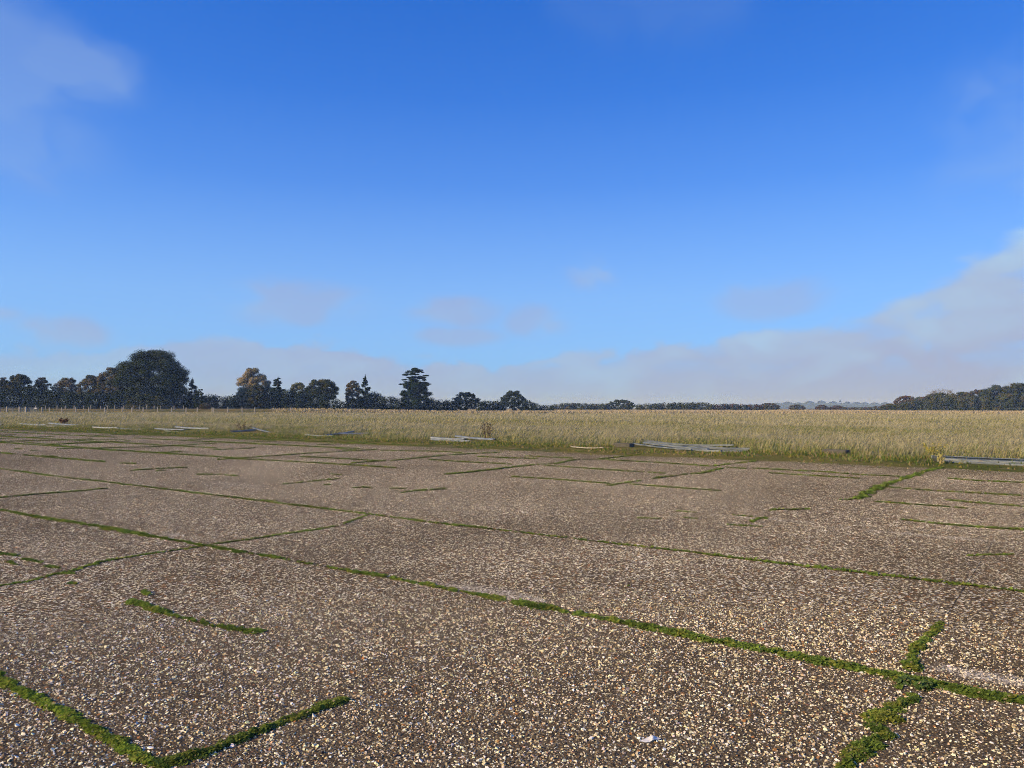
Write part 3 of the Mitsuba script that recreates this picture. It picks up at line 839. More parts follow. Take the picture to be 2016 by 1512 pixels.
OAK = [[0.0259, 0.0396, 0.0144], [0.0324, 0.0446, 0.0158], [0.0432, 0.0504, 0.0158], [0.0216, 0.036, 0.0158]]
DARK = [[0.0173, 0.0288, 0.0144], [0.0216, 0.0331, 0.0158], [0.0274, 0.036, 0.0158]]
CONIFER = [[0.013, 0.0274, 0.0173], [0.0158, 0.0317, 0.0187], [0.0202, 0.036, 0.0187]]
OLIVE = [[.085, .080, .034], [.10, .085, .036], [.065, .075, .030]]
BROWNISH = [[.125, .098, .060], [.105, .085, .055], [.095, .088, .045]]
GOLD = [[.29, .235, .135], [.25, .20, .115], [.24, .20, .12], [.18, .165, .085]]
RUST = [[.10, .055, .032], [.085, .052, .034], [.07, .058, .034]]
PALEG = [[.15, .145, .065], [.12, .13, .055]]
GREYT = [[.16, .14, .105], [.13, .115, .085]]
WOODG = [[.070, .085, .036], [.082, .086, .038], [.060, .080, .036], [.090, .080, .042]]


def base_z(x, y):
    return float(height(np.array([x]), np.array([y]))[0])


def tree(seed, name, label, cx, wpx, toppx, D, kind, pal, cat='tree', group=None, dens=1.0, ground=None, depth=None, low=None):
    """A tree or bush as wide and high as wpx and toppx measure in the photograph at distance D."""
    rng = RS(seed)
    x, y = px(cx, D), D
    z = base_z(x, y) if ground is None else ground
    W = wpx / F * D
    Htop = EYE + (803 + (cx - 1008) / 672.0 - toppx) / F * D
    H = Htop - z
    R = W / 2
    Ry = (depth or min(W, 1.1 * H + 1)) / 2
    size = max(.225, D / 775 * .80)
    key = numbered(name)
    crown, wood, limbs = Soup(), Soup(), []
    area = W * H
    n = int(4.6 * dens * area / (.32 * size * size))
    org = np.array([x, y, z])
    if kind in ('round', 'oak', 'bush', 'umbrella', 'sparse'):
        lo = {'round': .10, 'oak': .07, 'bush': .0, 'umbrella': .3, 'sparse': .16}[kind] if low is None else low
        m = {'round': 60, 'oak': 120, 'bush': 44, 'umbrella': 64, 'sparse': 70}[kind]
        m = int(m * max(1.0, (R / (.6 * H)) ** 1.3))
        kk = np.arange(m) + .5
        phi, zz = kk * 2.39996 + rng.uniform(0, 6), 1 - 2 * kk / m
        d = np.stack([np.cos(phi) * np.sqrt(1 - zz ** 2), np.sin(phi) * np.sqrt(1 - zz ** 2), zz], -1) + rng.normal(size=(m, 3)) * .16
        d = rng.permutation(d / np.linalg.norm(d, axis=1, keepdims=True))
        t = rng.uniform(.62, .95, m)
        cen = d * t[:, None]
        zc = lo + (cen[:, 2] * .5 + .5) * (1 - lo)
        zc = np.clip(zc, lo + .04, .92)
        prof = np.sqrt(np.clip(1 - ((zc - (.42 if kind != 'umbrella' else .62)) / .62) ** 2, .05, 1))
        if kind == 'oak':
            prof = np.sqrt(np.clip(1 - (np.maximum(zc - .22, 0) / .80) ** 2.2, .05, 1))
        if kind == 'bush':
            prof = np.sqrt(np.clip(1 - (zc / 1.02) ** 2.4, .05, 1))
        hor = cen[:, :2] / (np.linalg.norm(cen[:, :2], axis=1, keepdims=True) + 1e-6) * (np.linalg.norm(cen[:, :2], axis=1, keepdims=True) ** .6)
        frac = .92
        cen = np.stack([hor[:, 0] * R * prof * frac, hor[:, 1] * Ry * prof * frac, zc * H], -1)
        rad = rng.uniform(.13, .25, m) * min(R, H * .55) * (1.0 if kind != 'sparse' else .85)
        top_n = max(4, m // 9)
        ta = np.arange(top_n) * 2.4 + rng.uniform(0, 6)
        cen[:top_n, :2] = np.stack([np.cos(ta) * R, np.sin(ta) * Ry], -1) * (rng.uniform(0, .34, top_n) * (1 if kind != 'oak' else 1.2))[:, None]
        cen[:top_n, 2] = H - rad[:top_n] * rng.uniform(.8, 1.5, top_n)
        cen[:, 2] = np.minimum(cen[:, 2], H - rad * .75)
        if kind in ('oak', 'round', 'umbrella', 'bush', 'sparse'):
            core = int(m * .4)
            ez = rng.uniform(lo + .08, .86 if kind != 'bush' else .6, core)
            ep = np.sqrt(np.clip(1 - ((ez - .40) / .62) ** 2, .05, 1))
            extra = np.stack([rng.uniform(-.62, .62, core) * R * ep, rng.uniform(-.6, .6, core) * Ry * ep, ez * H], -1)
            cen, rad = np.vstack([cen, extra]), np.concatenate([rad, rng.uniform(.20, .32, core) * min(R, H * .5)])
        leaf_cloud(rng, crown, cen + org, rad, int(n * (1 if kind != 'sparse' else .7)), size, pal, squash=.75, shell=.4)
        if kind != 'bush':
            trunk_mesh(rng, wood, x, y, z, H, max(.12, .028 * H), (cen + org)[top_n:top_n + 5], limbs)
    elif kind in ('cone', 'spiky'):
        m = 60
        t = np.sort(rng.uniform(.04, .97, m))
        wide = (1 - t) ** (.85 if kind == 'cone' else .55) * (1.0 if kind == 'cone' else 1.05)
        a = rng.uniform(0, 2 * np.pi, m)
        rr = np.sqrt(rng.uniform(.15, 1, m)) * wide
        rad = np.clip((.10 + .26 * wide) * R, .25, None)
        cen = np.stack([np.cos(a) * rr * (R - rad * .6), np.sin(a) * rr * (R - rad * .6), t * H - rad * .3], -1)
        leaf_cloud(rng, crown, cen + org, rad, n, size * .9, pal, squash=.6 if kind == 'cone' else .45, shell=.2, up=.1)
        tp = np.stack([np.zeros(6), np.zeros(6), np.linspace(.88, 1.0, 6) * H], -1)
        leaf_cloud(rng, crown, tp + org, np.linspace(.4, .12, 6) * min(1.0, R * .4), max(50, n // 40), size * .6, pal, squash=1.2, shell=.1)
        v, f = tube([org + [0, 0, -.3], org + [0, 0, H * .5], org + [0, 0, H * .97]], [.03 * H, .018 * H, .03], 6)
        wood.add(v, f, BARK)
    elif kind == 'cedar':
        cen, rad = [], []
        for t, w_ in ((.97, .36), (.92, .62), (.86, .82), (.80, .66), (.745, .86), (.69, .72), (.645, 1.0)):
            for _ in range(16):
                a, q_ = rng.uniform(0, 2 * np.pi), math.sqrt(rng.uniform(.02, 1))
                droop = -.05 * q_
                cen.append((math.cos(a) * q_ * w_ * R * .92, math.sin(a) * q_ * w_ * R * .92, (t + droop + rng.normal(0, .006)) * H))
                rad.append(rng.uniform(.11, .19) * R)
        cen, rad = np.array(cen), np.array(rad)
        leaf_cloud(rng, crown, cen + org, rad, int(n * .8), size * .9, pal, squash=.24, shell=.1, up=.8)
        m = 130
        a, q_, t = rng.uniform(0, 2 * np.pi, m), np.sqrt(rng.uniform(.05, 1, m)), np.linspace(.03, .62, m)
        cen = np.stack([np.cos(a) * q_ * R * .82, np.sin(a) * q_ * R * .82, t * H], -1)
        leaf_cloud(rng, crown, cen + org, rng.uniform(.17, .27, m) * R, int(n * 1.6), size, pal, squash=.55, shell=.3)
        v, f = tube([org + [0, 0, -.3], org + [.1, 0, H * .5], org + [0, 0, H * .96]], [.035 * H, .025 * H, .05], 7)
        wood.add(v, f, BARK)
    elif kind == 'bare':
        cen, rad = [], []
        for _ in range(60):
            d = np.array([rng.normal(0, .7), rng.normal(0, .5), rng.uniform(.25, 1)])
            d /= np.linalg.norm(d)
            e = org + np.array([d[0] * R * 1.1, d[1] * R, (.35 + .62 * d[2]) * H])
            s0 = org + np.array([0, 0, H * rng.uniform(.2, .4)])
            mid = (s0 + e) / 2 + rng.normal(size=3) * .05 * H
            v, f = tube([s0, mid, e], [.012 * H, .008 * H, .004 * H], 4)
            wood.add(v, f, np.array([.20, .19, .16]))
            for _ in range(3):
                b0 = mid + (e - mid) * rng.uniform(.1, .9)
                e2 = b0 + (e - mid) * .45 + rng.normal(size=3) * .10 * H
                e2[2] = min(e2[2], z + H)
                v, f = tube([b0, (b0 + e2) / 2, e2], [.006 * H, .005 * H, .003 * H], 3)
                wood.add(v, f, np.array([.20, .19, .165]))
            cen.append(e - org)
            rad.append(.10 * H)
        v, f = tube([org + [0, 0, -.3], org + [0, 0, H * .42]], [.035 * H, .02 * H], 6)
        wood.add(v, f, np.array([.2, .18, .15]))
        leaf_cloud(rng, crown, np.array(cen) + org, np.array(rad), int(n * .12), size * .5, pal, squash=.8, shell=.1)
    if kind == 'bush':
        crown.put(key, 'painted')
    else:
        wood.put(key + '__trunk', 'painted')
        for n_l, l_ in enumerate(limbs):
            l_.put(key + '__limb' + ('' if n_l == 0 else f'_{n_l:03d}'), 'painted')
        crown.put(key + '__crown', 'painted')
    tag(key, label, cat, group)
    return key


def hedge(seed, name, label, x0, x1, tops, D, pal, cat='hedge', depth=3.0, ragged=.12, D1=None):
    """A run of shrubs from x0 to x1 (photograph columns), its top following tops."""
    rng = RS(seed)
    key = numbered(name)
    m = max(12, int((x1 - x0) / F * D / .8))
    cx = x0 + (np.arange(m) + rng.uniform(.1, .9, m)) / m * (x1 - x0)
    DD = D if D1 is None else np.interp(cx, [x0, x1], [D, D1])
    x = (cx - 1008) / F * DD
    y = DD + rng.uniform(-.5, .5, m) * depth
    z = height(x, y)
    tpx = np.interp(cx, [p[0] for p in tops], [p[1] for p in tops])
    H = np.maximum(EYE + (803 + (cx - 1008) / 672.0 - tpx) / F * DD - z, .6) * (1 - ragged * rng.random(m))
    crown, wood = Soup(), Soup()
    rad = np.clip(.36 * H, .5, 2.2)
    layers = []
    rr = []
    for t in (.18, .42, .70, 1.0):
        layers.append(np.stack([x + rng.normal(0, .3, m), y + rng.normal(0, .3, m), z + np.maximum(H * t - rad * .8, rad * .2)], -1))
        rr.append(rad)
    cen, rr = np.vstack(layers), np.concatenate(rr)
    size = max(.27, D / 775 * 1.0)
    W = (x1 - x0) / F * D
    n = int(5.8 * W * float(H.mean()) / (.32 * size * size))
    leaf_cloud(rng, crown, cen, rr, n, size, pal, squash=.9, shell=.4)
    crown.put(key, 'painted')
    tag(key, label, cat)
    return key


# left belt, beyond the post and wire fence
hedge(101, 'hedge', 'dark tall hedge behind the fence at the far left edge', -60, 112, [(-60, 760), (0, 757), (60, 760), (112, 765)], 226, DARK, depth=5)
hedge(102, 'hedge', 'dark hedge running behind the fence up to the big oak', 108, 262, [(108, 768), (160, 770), (262, 768)], 224, DARK, depth=5)
tree(103, 'tree', 'small dark round tree second from the left edge', 40, 52, 735, 232, 'round', OLIVE + DARK, low=.3)
tree(104, 'tree', 'thin brownish tree cut by the left edge', 5, 36, 742, 236, 'sparse', BROWNISH + OLIVE, low=.25)
tree(105, 'tree', 'thin russet tree above the hedge right of the small dark round tree', 83, 40, 742, 236, 'sparse', BROWNISH, low=.3)
tree(106, 'tree', 'airy yellowish tree third left of the big oak', 132, 54, 742, 238, 'sparse', GREYT + BROWNISH + OLIVE, low=.25)
tree(107, 'tree', 'airy olive tree second left of the big oak', 178, 58, 737, 238, 'sparse', OLIVE + BROWNISH, low=.25)
tree(108, 'tree', 'brown leaved tree leaning against the left flank of the big oak', 222, 66, 722, 234, 'round', BROWNISH + OLIVE, low=.12)
tree(109, 'oak_tree', 'biggest tree of all, a broad dark oak with a domed crown', 301, 162, 686, 230, 'oak', OAK, dens=1.35)
hedge(110, 'bush', 'low olive bushes at the foot of the big oak', 250, 330, [(250, 778), (290, 768), (330, 782)], 218, OLIVE + DARK, cat='bush', depth=3)
tree(111, 'conifer', 'slim dark conifer touching the right flank of the big oak', 378, 46, 744, 236, 'cone', CONIFER)
tree(112, 'shrub', 'dark shrub just right of the slim conifer by the oak', 393, 26, 765, 224, 'bush', DARK, cat='shrub')
hedge(113, 'hedge', 'low dark hedge with a gap of sky above between oak and golden tree', 330, 466, [(330, 772), (362, 768), (400, 778), (420, 774), (440, 779), (466, 776)], 232, DARK, depth=3)
tree(114, 'bush', 'low brown bramble mound in front of the low dark hedge', 404, 30, 793, 214, 'bush', RUST + OLIVE, cat='bush')
tree(115, 'tree', 'golden autumn tree with the brightest yellow crown', 500, 74, 722, 246, 'round', GOLD, low=.08)
tree(116, 'tree', 'low spreading golden branches left under the golden autumn tree', 478, 48, 768, 238, 'bush', GOLD + OLIVE)
tree(117, 'tree', 'dark green tree in front of the golden autumn tree', 508, 52, 757, 236, 'round', DARK + OLIVE, low=.02)
tree(118, 'conifer', 'dark shaggy conifer right of the golden autumn tree', 547, 46, 742, 238, 'spiky', CONIFER)
tree(119, 'tree', 'pale green tree between shaggy conifer and umbrella shaped tree', 588, 42, 752, 250, 'sparse', PALEG, low=.1, dens=1.5)
tree(120, 'tree', 'umbrella shaped dark tree with its crown overhanging to the right', 636, 70, 745, 246, 'umbrella', OAK + OLIVE, low=.28)
hedge(121, 'hedge', 'dark hedge under the shaggy conifer and umbrella shaped tree', 452, 668, [(452, 782), (520, 776), (560, 764), (600, 768), (640, 772), (668, 785)], 240, DARK, depth=5)
tree(122, 'tree', 'small russet tree touching the pointed conifer', 695, 36, 748, 254, 'round', BROWNISH + OLIVE, low=.15)
tree(123, 'conifer', 'pointed dark green conifer between russet tree and cedar', 719, 42, 737, 254, 'cone', CONIFER)
hedge(124, 'hedge', 'dark hedge skirting the pointed conifer', 668, 792, [(668, 789), (700, 780), (735, 768), (760, 780), (770, 776), (792, 784)], 256, DARK, depth=5)
tree(125, 'cedar_tree', 'tall flat topped cedar with tiered boughs standing alone', 817, 68, 722, 262, 'cedar', CONIFER)
hedge(126, 'hedge', 'dark hedge between the cedar and the left one of two round trees', 840, 898, [(840, 778), (856, 783), (870, 786), (898, 785)], 268, DARK, depth=4)
tree(127, 'tree', 'dark round tree right of the cedar, left one of two', 917, 62, 771, 272, 'round', OAK + DARK, low=.0)
hedge(128, 'hedge', 'dark hedge between the two round trees', 940, 996, [(940, 790), (960, 787), (996, 786)], 280, DARK, depth=4)
tree(129, 'tree', 'dark round tree with a twiggy top, right one of two', 1011, 54, 768, 284, 'round', OAK + DARK, low=.0)
hedge(130, 'hedge', 'hedge sloping down to the right from the twiggy topped tree', 1030, 1090, [(1030, 783), (1050, 791), (1066, 796), (1090, 797)], 300, DARK, depth=4)
hedge(131, 'hedge', 'long low hedge in the middle distance left of the low hump', 1084, 1200, [(1084, 797), (1100, 793), (1130, 792), (1160, 793), (1200, 793)], 400, WOODG + DARK, depth=5)
tree(132, 'shrub', 'wide low hump of scrub in the middle of the far hedge line', 1222, 72, 786, 400, 'bush', WOODG + DARK, cat='shrub')
hedge(133, 'hedge', 'long low hedge right of the low hump', 1252, 1400, [(1252, 795), (1290, 793), (1330, 791), (1385, 790), (1400, 794)], 410, WOODG + DARK, depth=5)
hedge(134, 'hedge', 'low russet hedge before the hazy hill', 1396, 1500, [(1396, 795), (1440, 793), (1470, 795), (1500, 795)], 420, RUST + DARK, depth=5)
tree(135, 'shrub', 'russet scrub mound closing the long far hedge', 1514, 54, 793, 425, 'bush', RUST + WOODG, cat='shrub')
tree(136, 'shrub', 'small dark scrub mound alone below the hazy hill', 1569, 40, 796, 470, 'bush', RUST + WOODG, cat='shrub')
tree(137, 'shrub', 'reddish scrub mound right of the small lone one below the hazy hill', 1618, 34, 797, 480, 'bush', RUST, cat='shrub')
tree(138, 'shrub', 'reddish flat scrub mound further right below the hazy hill', 1648, 40, 798, 480, 'bush', RUST, cat='shrub')
hedge(139, 'hedge', 'thin low scrub line leading to the wood on the right', 1655, 1760, [(1655, 801), (1700, 801), (1760, 797)], 470, RUST + WOODG, depth=4)
# the wood on the right
WOODS = [(1752, 50, 794, 400, 'bush', RUST + WOODG, 'rust brown scrub at the low left tip of the wood on the right'),
         (1783, 55, 778, 390, 'round', RUST + BROWNISH, 'rust brown small tree near the left tip of the wood on the right'),
         (1815, 50, 780, 385, 'round', RUST + WOODG, 'brown green tree left below the bare twiggy tree'),
         (1855, 56, 766, 400, 'bare', GREYT, 'bare twiggy pale tree rising above the wood on the right'),
         (1850, 69, 772, 372, 'round', WOODG, 'mid green tree in front of the bare twiggy tree'),
         (1893, 59, 770, 366, 'round', WOODG + OLIVE, 'olive tree right below the bare twiggy tree'),
         (1930, 64, 765, 360, 'round', WOODG + RUST, 'brown tinged tree in the middle of the wood on the right'),
         (1962, 69, 756, 352, 'round', OAK + WOODG, 'dark green domed tree, second from the right edge'),
         (2004, 73, 753, 345, 'round', OAK + WOODG, 'dark green tall tree cut by the right edge'),
         (2050, 80, 750, 345, 'round', WOODG, 'green tree just beyond the right edge')]
for n_, (cx, w, tp_, D, kd, pl, lb) in enumerate(WOODS):
    tree(150 + n_, 'shrub' if kd == 'bush' else 'tree', lb, cx, w, tp_, D, kd, pl, cat='shrub' if kd == 'bush' else 'tree', low=.0 if kd == 'round' else None)
tree(165, 'tree', 'greyish thin treetop at the right edge behind the dark trees', 1995, 50, 753, 380, 'bare', GREYT)
hedge(166, 'undergrowth', 'dense undergrowth along the foot of the wood on the right', 1740, 2060, [(1740, 797), (1790, 788), (1850, 782), (1930, 776), (2060, 772)], 372, WOODG + DARK, cat='undergrowth', depth=6, D1=338)

# ------------------------------------------------------------------ hazy hill with small trees
HD = 2700.0
xs = np.linspace(px(1380, HD), px(2300, HD), 80)
ys = np.linspace(HD - 520, HD + 700, 24)
HX, HY = np.meshgrid(xs, ys, indexing='ij')
cpx = HX / HY * F + 1008
ridge = np.interp(cpx, [1380, 1440, 1530, 1600, 1700, 1760, 1900, 2300], [0, 4.0, 9.5, 11.0, 9.5, 8.5, 8, 8]) + 1.2 * (meshkit.noise(np.stack([HX / 180, HY / 400, HX * 0], -1), 3) - .5)
HZ = .2 + ridge * sstep(HD - 500, HD + 60, HY) * 2.0
HZ[0], HZ[-1], HZ[:, 0], HZ[:, -1] = -.3, -.3, -.3, -.3
i, j = np.meshgrid(np.arange(79), np.arange(23), indexing='ij')
q = np.stack([i * 24 + j, (i + 1) * 24 + j, (i + 1) * 24 + j + 1, i * 24 + j + 1], -1).reshape(-1, 4)
hv = np.stack([HX, HY, HZ], -1).reshape(-1, 3)
hc = np.array([.10, .12, .05]) * (.7 + .6 * meshkit.noise(np.stack([hv[:, 0] / 60, hv[:, 1] / 160, hv[:, 0] * 0], -1), 8))[:, None]
add('hill', (hv, q), 'painted', smooth=True, color=hc)
tag('hill', 'low hazy hill on the horizon right of the middle', kind='structure')
FAR = [(1450, 14, 796), (1478, 18, 796), (1530, 18, 793), (1550, 22, 791), (1571, 16, 792), (1594, 24, 789.5), (1617, 22, 788.5), (1640, 22, 790), (1654, 8, 787), (1668, 18, 791), (1686, 22, 791.5), (1702, 20, 792), (1722, 22, 792.5), (1742, 20, 792)]
rng = RS(77)
ORD = ['leftmost', 'second from the left', 'third from the left', 'fourth from the left', 'fifth from the left', 'sixth from the left', 'seventh from the left', 'seventh from the right', 'sixth from the right', 'fifth from the right', 'fourth from the right', 'third from the right', 'second from the right', 'rightmost']
for n_, (cx, w, tp_) in enumerate(FAR):
    D = HD + 20 + rng.uniform(-20, 60)
    g_ = 2 * float(np.interp(cx, [1380, 1440, 1530, 1600, 1700, 1760], [0, 4.0, 9.5, 11.0, 9.5, 8.5])) - 4.5
    tree(200 + n_, 'distant_tree', ORD[n_] + ' of the tiny blue grey trees on the hazy ridge', cx, w, tp_, D, 'bush' if w > 10 else 'cone', WOODG, group='trees along the hazy ridge', ground=g_)

# ------------------------------------------------------------------ fences and gate at the far left
FD = 172.0


def post(key, cx, top, D, w, soupcol=None, mat='fence_wood'):
    x, y = px(cx, D), D
    z0 = base_z(x, y)
    z1 = EYE + (803 + (cx - 1008) / 672.0 - top) / F * D
    v, f = boxmesh([x - w / 2, y - w / 2, z0 - .3], [x + w / 2, y + w / 2, z1], w * .12)
    add(key, (v, f), mat)
    return x, y, z0, z1


def wires(prefix, cols, D, hs, r=.012):
    for hgt_ in hs:
        pts = [(px(c, D), D - .08, base_z(px(c, D), D) + hgt_) for c in cols]
        v, f = tube(pts, r, 4)
        add(prefix + '__' + numbered(prefix + '_wire').replace(prefix + '_', ''), (v, f), 'galvanised')


cols = [83, 98, 122, 149.5, 175, 207, 241, 260, 282.5, 310.5, 338, 367, 389, 418, 421, 449, 477, 502]
for n_, c in enumerate(cols):
    post('wire_fence__' + ('post' if n_ == 0 else f'post_{n_:03d}'), c, 802.3 if n_ % 3 else 801.8, FD, .17)
wires('wire_fence', cols, FD, (.35, .65, .95))
tag('wire_fence', 'pale post and wire fence along the far edge of the dry field', 'fence')
cols2 = [70, 90, 113, 129, 146.5, 165, 179, 198, 212, 226, 244, 262.5, 275, 289, 304, 316, 343, 362]
for n_, c in enumerate(cols2):
    post('back_fence__' + ('post' if n_ == 0 else f'post_{n_:03d}'), c, 798.6, 212, .13)
wires('back_fence', cols2, 212, (.5, .9))
tag('back_fence', 'thin grey fence in the shade close under the dark hedge', 'fence')
for n_, (c, top, w, lb) in enumerate([(0, 800, .2, 'pale gate post cut by the left edge'), (14, 800.6, .2, 'pale gate post left of the metal gate'), (39, 800.8, .24, 'pale gate post right of the metal gate'), (51.5, 801, .3, 'thickest dark sided gate post right of the gate')]):
    key = numbered('gate_post')
    post(key, c, top, 165, w)
    tag(key, lb, 'gate post')


def barred(name, label, c0, c1, D, bars, top, low, cat, uprights=3):
    key = numbered(name)
    x0, x1 = px(c0, D), px(c1, D)
    zb = base_z((x0 + x1) / 2, D)
    for n_, t in enumerate(np.linspace(low, top, bars)):
        v, f = tube([[x0, D, zb + t], [(x0 + x1) / 2, D, zb + t], [x1, D, zb + t]], .026, 6)
        add(f'{key}__' + ('bar' if n_ == 0 else f'bar_{n_:03d}'), (v, f), 'galvanised')
    for n_, c in enumerate(np.linspace(x0 + .03, x1 - .03, uprights)):
        v, f = tube([[c, D - .03, zb + low - .03], [c, D - .03, zb + (low + top) / 2], [c, D - .03, zb + top + .03]], .03, 6)
        add(f'{key}__' + ('upright' if n_ == 0 else f'upright_{n_:03d}'), (v, f), 'galvanised')
    tag(key, label, cat)
    return key


barred('field_gate', 'pale metal field gate between two posts at the left', 15.5, 37.5, 165, 6, 1.22, .15, 'gate')
barred('railing', 'pale metal railing between gate post and left edge', -8, 12.5, 165, 5, 1.18, .2, 'railing')
barred('hurdle', 'grey metal hurdle between the right gate posts', 40.5, 50, 165, 7, 1.22, .15, 'hurdle', 4)
k_ = barred('mesh_hurdle', 'fine grey barred hurdle right of the thick gate post', 53, 77, 165.2, 11, 1.15, .1, 'hurdle', 9)
xs_, zs_ = px(70, 164.9), base_z(px(70, 165), 165) + 1.0
v, f = boxmesh([xs_ - .22, 165.0, zs_ - .13], [xs_ + .22, 165.02, zs_ + .13], .005)
add('sign', (v, f), 'white_plastic')
tag('sign', 'small blank white notice fixed on the grey hurdle', 'sign')

# ------------------------------------------------------------------ steel rails lying along the verge
def rail_mesh(p0, p1, w, h, z0, z1, kind='beam', roll=0.0):
    """A pressed steel length from p0 to p1: 'beam' has a double-wave section, 'channel' a trough, 'bar' a flat hollow bar."""
    p0, p1 = np.array(p0, float), np.array(p1, float)
    t = (p1 - p0) / np.linalg.norm(p1 - p0)
    s = np.array([-t[1], t[0]])
    if kind == 'beam':
        sec = np.array([(-.5, .0), (-.46, .25), (-.36, .9), (-.26, 1.0), (-.14, .9), (-.05, .2), (.05, .2), (.14, .9), (.26, 1.0), (.36, .9), (.46, .25), (.5, .0)]) * [w, h]
        th = .012
        sec = np.vstack([sec, (sec - [0, th])[::-1]])
    elif kind == 'trough':                     # a channel on its side, open towards -s
        sec = np.array([(-.5, 0), (.5, 0), (.5, 1), (-.5, 1), (-.5, .9), (.4, .9), (.4, .1), (-.5, .1)]) * [w, h]
    elif kind == 'channel':
        sec = np.array([(-.5, 0), (-.5, 1), (-.36, 1), (-.36, .18), (.36, .18), (.36, 1), (.5, 1), (.5, 0)]) * [w, h]
    else:
        sec = np.array([(-.5, .08), (-.46, 0), (.46, 0), (.5, .08), (.5, .92), (.46, 1), (-.46, 1), (-.5, .92)]) * [w, h]
    cr, sr = math.cos(roll), math.sin(roll)
    sec = np.stack([sec[:, 0] * cr - sec[:, 1] * sr, sec[:, 0] * sr + sec[:, 1] * cr], -1)
    m, k = len(sec), 9
    vs = []
    for q_ in np.linspace(0, 1, k):
        c = p0 + (p1 - p0) * q_
        zz = z0 + (z1 - z0) * q_ - .03 * math.sin(math.pi * q_)
        for a, b in sec:
            vs.append((c[0] + s[0] * a, c[1] + s[1] * a, zz + b))
    fs = []
    for i_ in range(k - 1):
        for j_ in range(m):
            j2 = (j_ + 1) % m
            fs += [(i_ * m + j_, i_ * m + j2, (i_ + 1) * m + j2), (i_ * m + j_, (i_ + 1) * m + j2, (i_ + 1) * m + j_)]
    if kind == 'beam':
        caps = [(i_, i_ + 1, m - 2 - i_) for i_ in range(m // 2 - 1)] + [(i_, m - 2 - i_, m - 1 - i_) for i_ in range(m // 2 - 1)]
    elif kind == 'trough':
        caps = [(0, 1, 6), (0, 6, 7), (1, 2, 5), (1, 5, 6), (2, 3, 4), (2, 4, 5)]
    elif kind == 'channel':
        caps = [(0, 1, 2), (0, 2, 3), (0, 3, 4), (0, 4, 7), (4, 5, 6), (4, 6, 7)]
    else:
        caps = [(0, i_, i_ + 1) for i_ in range(1, m - 1)]
    fs += [tuple(t_[::-1]) for t_ in caps] + [tuple(q_ + (k - 1) * m for q_ in t_) for t_ in caps]
    return np.array(vs), np.array(fs)


GROUPS = {'i': 'rails stacked at the right edge', 'h': 'rails of the fanned pile', 'g': 'rails of the pile below the cedar', 'f': 'rails of the pile left of the cedar pile', 'e': 'peaked pair of rails', 'd': 'rails of the pile below the oak', 'c': 'single rails in the verge', 'b': 'rails of the far left pile', 'a': ''}
for gk, p0, p1, w, h, z0, z1, kd, rl, lb in RAILS:
    key = numbered('steel_rail')
    add(key, rail_mesh(p0, p1, w if gk == 'i' else w * .75, h * (.85 if gk == 'i' else .65), z0 + (.08 if gk == 'i' else .02), z1 + (.08 if gk == 'i' else .02), kd, rl), 'galvanised')
    tag(key, lb, 'steel rail', GROUPS[gk])
# bolted end plate on the middle right-hand rail
v, f = boxmesh([-.16, -.012, -.09], [.16, .012, .09], .004)
m = trimesh.Trimesh(v, f)
m.apply_transform(trimesh.transformations.rotation_matrix(math.radians(-36), [0, 0, 1]) @ trimesh.transformations.rotation_matrix(math.radians(52), [1, 0, 0]))
m.apply_translation([12.62, 22.98, .11])
add('end_bracket', (np.array(m.vertices), np.array(m.faces)), 'galvanised')
tag('end_bracket', 'grey steel bracket at the left end of the rails at the right edge', 'bracket')

rng = RS(91)
for (p0, p1, w, h, lb) in (((4.22, 31.5), (4.78, 30.9), .34, .14, 'dark concrete kerb block left of the fanned rail pile'), ((10.70, 26.62), (11.28, 26.05), .34, .15, 'dark concrete kerb block in the grass near the right hand rails')):
    L_ = math.hypot(p1[0] - p0[0], p1[1] - p0[1])
    v, f = boxmesh([-L_ / 2, -w / 2, -.05], [L_ / 2, w / 2, h], .025)
    m = trimesh.Trimesh(v, f).subdivide_to_size(.12)
    m.vertices += (meshkit.noise(np.array(m.vertices) / .09, 5)[:, None] - .5) * .02
    m.apply_transform(trimesh.transformations.rotation_matrix(math.atan2(p1[1] - p0[1], p1[0] - p0[0]), [0, 0, 1]))
    m.apply_translation([(p0[0] + p1[0]) / 2, (p0[1] + p1[1]) / 2, .05])
    key = numbered('kerb_block')
    add(key, (np.array(m.vertices), np.array(m.faces)), 'dark_concrete')
    tag(key, lb, 'concrete block')
v, f = rail_mesh((2.3, 30.1), (3.45, 29.3), .10, .03, .09, .09, 'bar')
add('plank', (v, f), 'fence_wood')
tag('plank', 'thin pale plank lying on the verge left of the kerb block', 'plank')

# a white scrap, curled, on the nearest slab
k1, k2 = 15, 5
tt, uu = np.meshgrid(np.linspace(-1, 1, k1), np.linspace(-1, 1, k2), indexing='ij')
wid = .013 * (1 - np.abs(tt) ** 1.6) + .0012
rng = RS(3)
sx = .056 * tt
sy = wid * uu + .004 * np.sin(tt * 3)
sz = .010 + .35 * sy + .012 * np.exp(-((tt - .25) / .3) ** 2) * (1 - .5 * uu ** 2) + .003 * rng.normal(size=tt.shape) * .4
i, j = np.meshgrid(np.arange(k1 - 1), np.arange(k2 - 1), indexing='ij')
q = np.stack([i * k2 + j, (i + 1) * k2 + j, (i + 1) * k2 + j + 1, i * k2 + j + 1], -1).reshape(-1, 4)
up_ = np.stack([sx, sy, sz], -1).reshape(-1, 3)
dn_ = up_ - [0, 0, .0012]
qq = np.vstack([q, q[:, ::-1] + k1 * k2])
vv = np.vstack([up_, dn_])
ca, sa = math.cos(.22), math.sin(.22)
vv = np.stack([.665 + vv[:, 0] * ca - vv[:, 1] * sa, 3.77 + vv[:, 0] * sa + vv[:, 1] * ca, vv[:, 2]], -1)
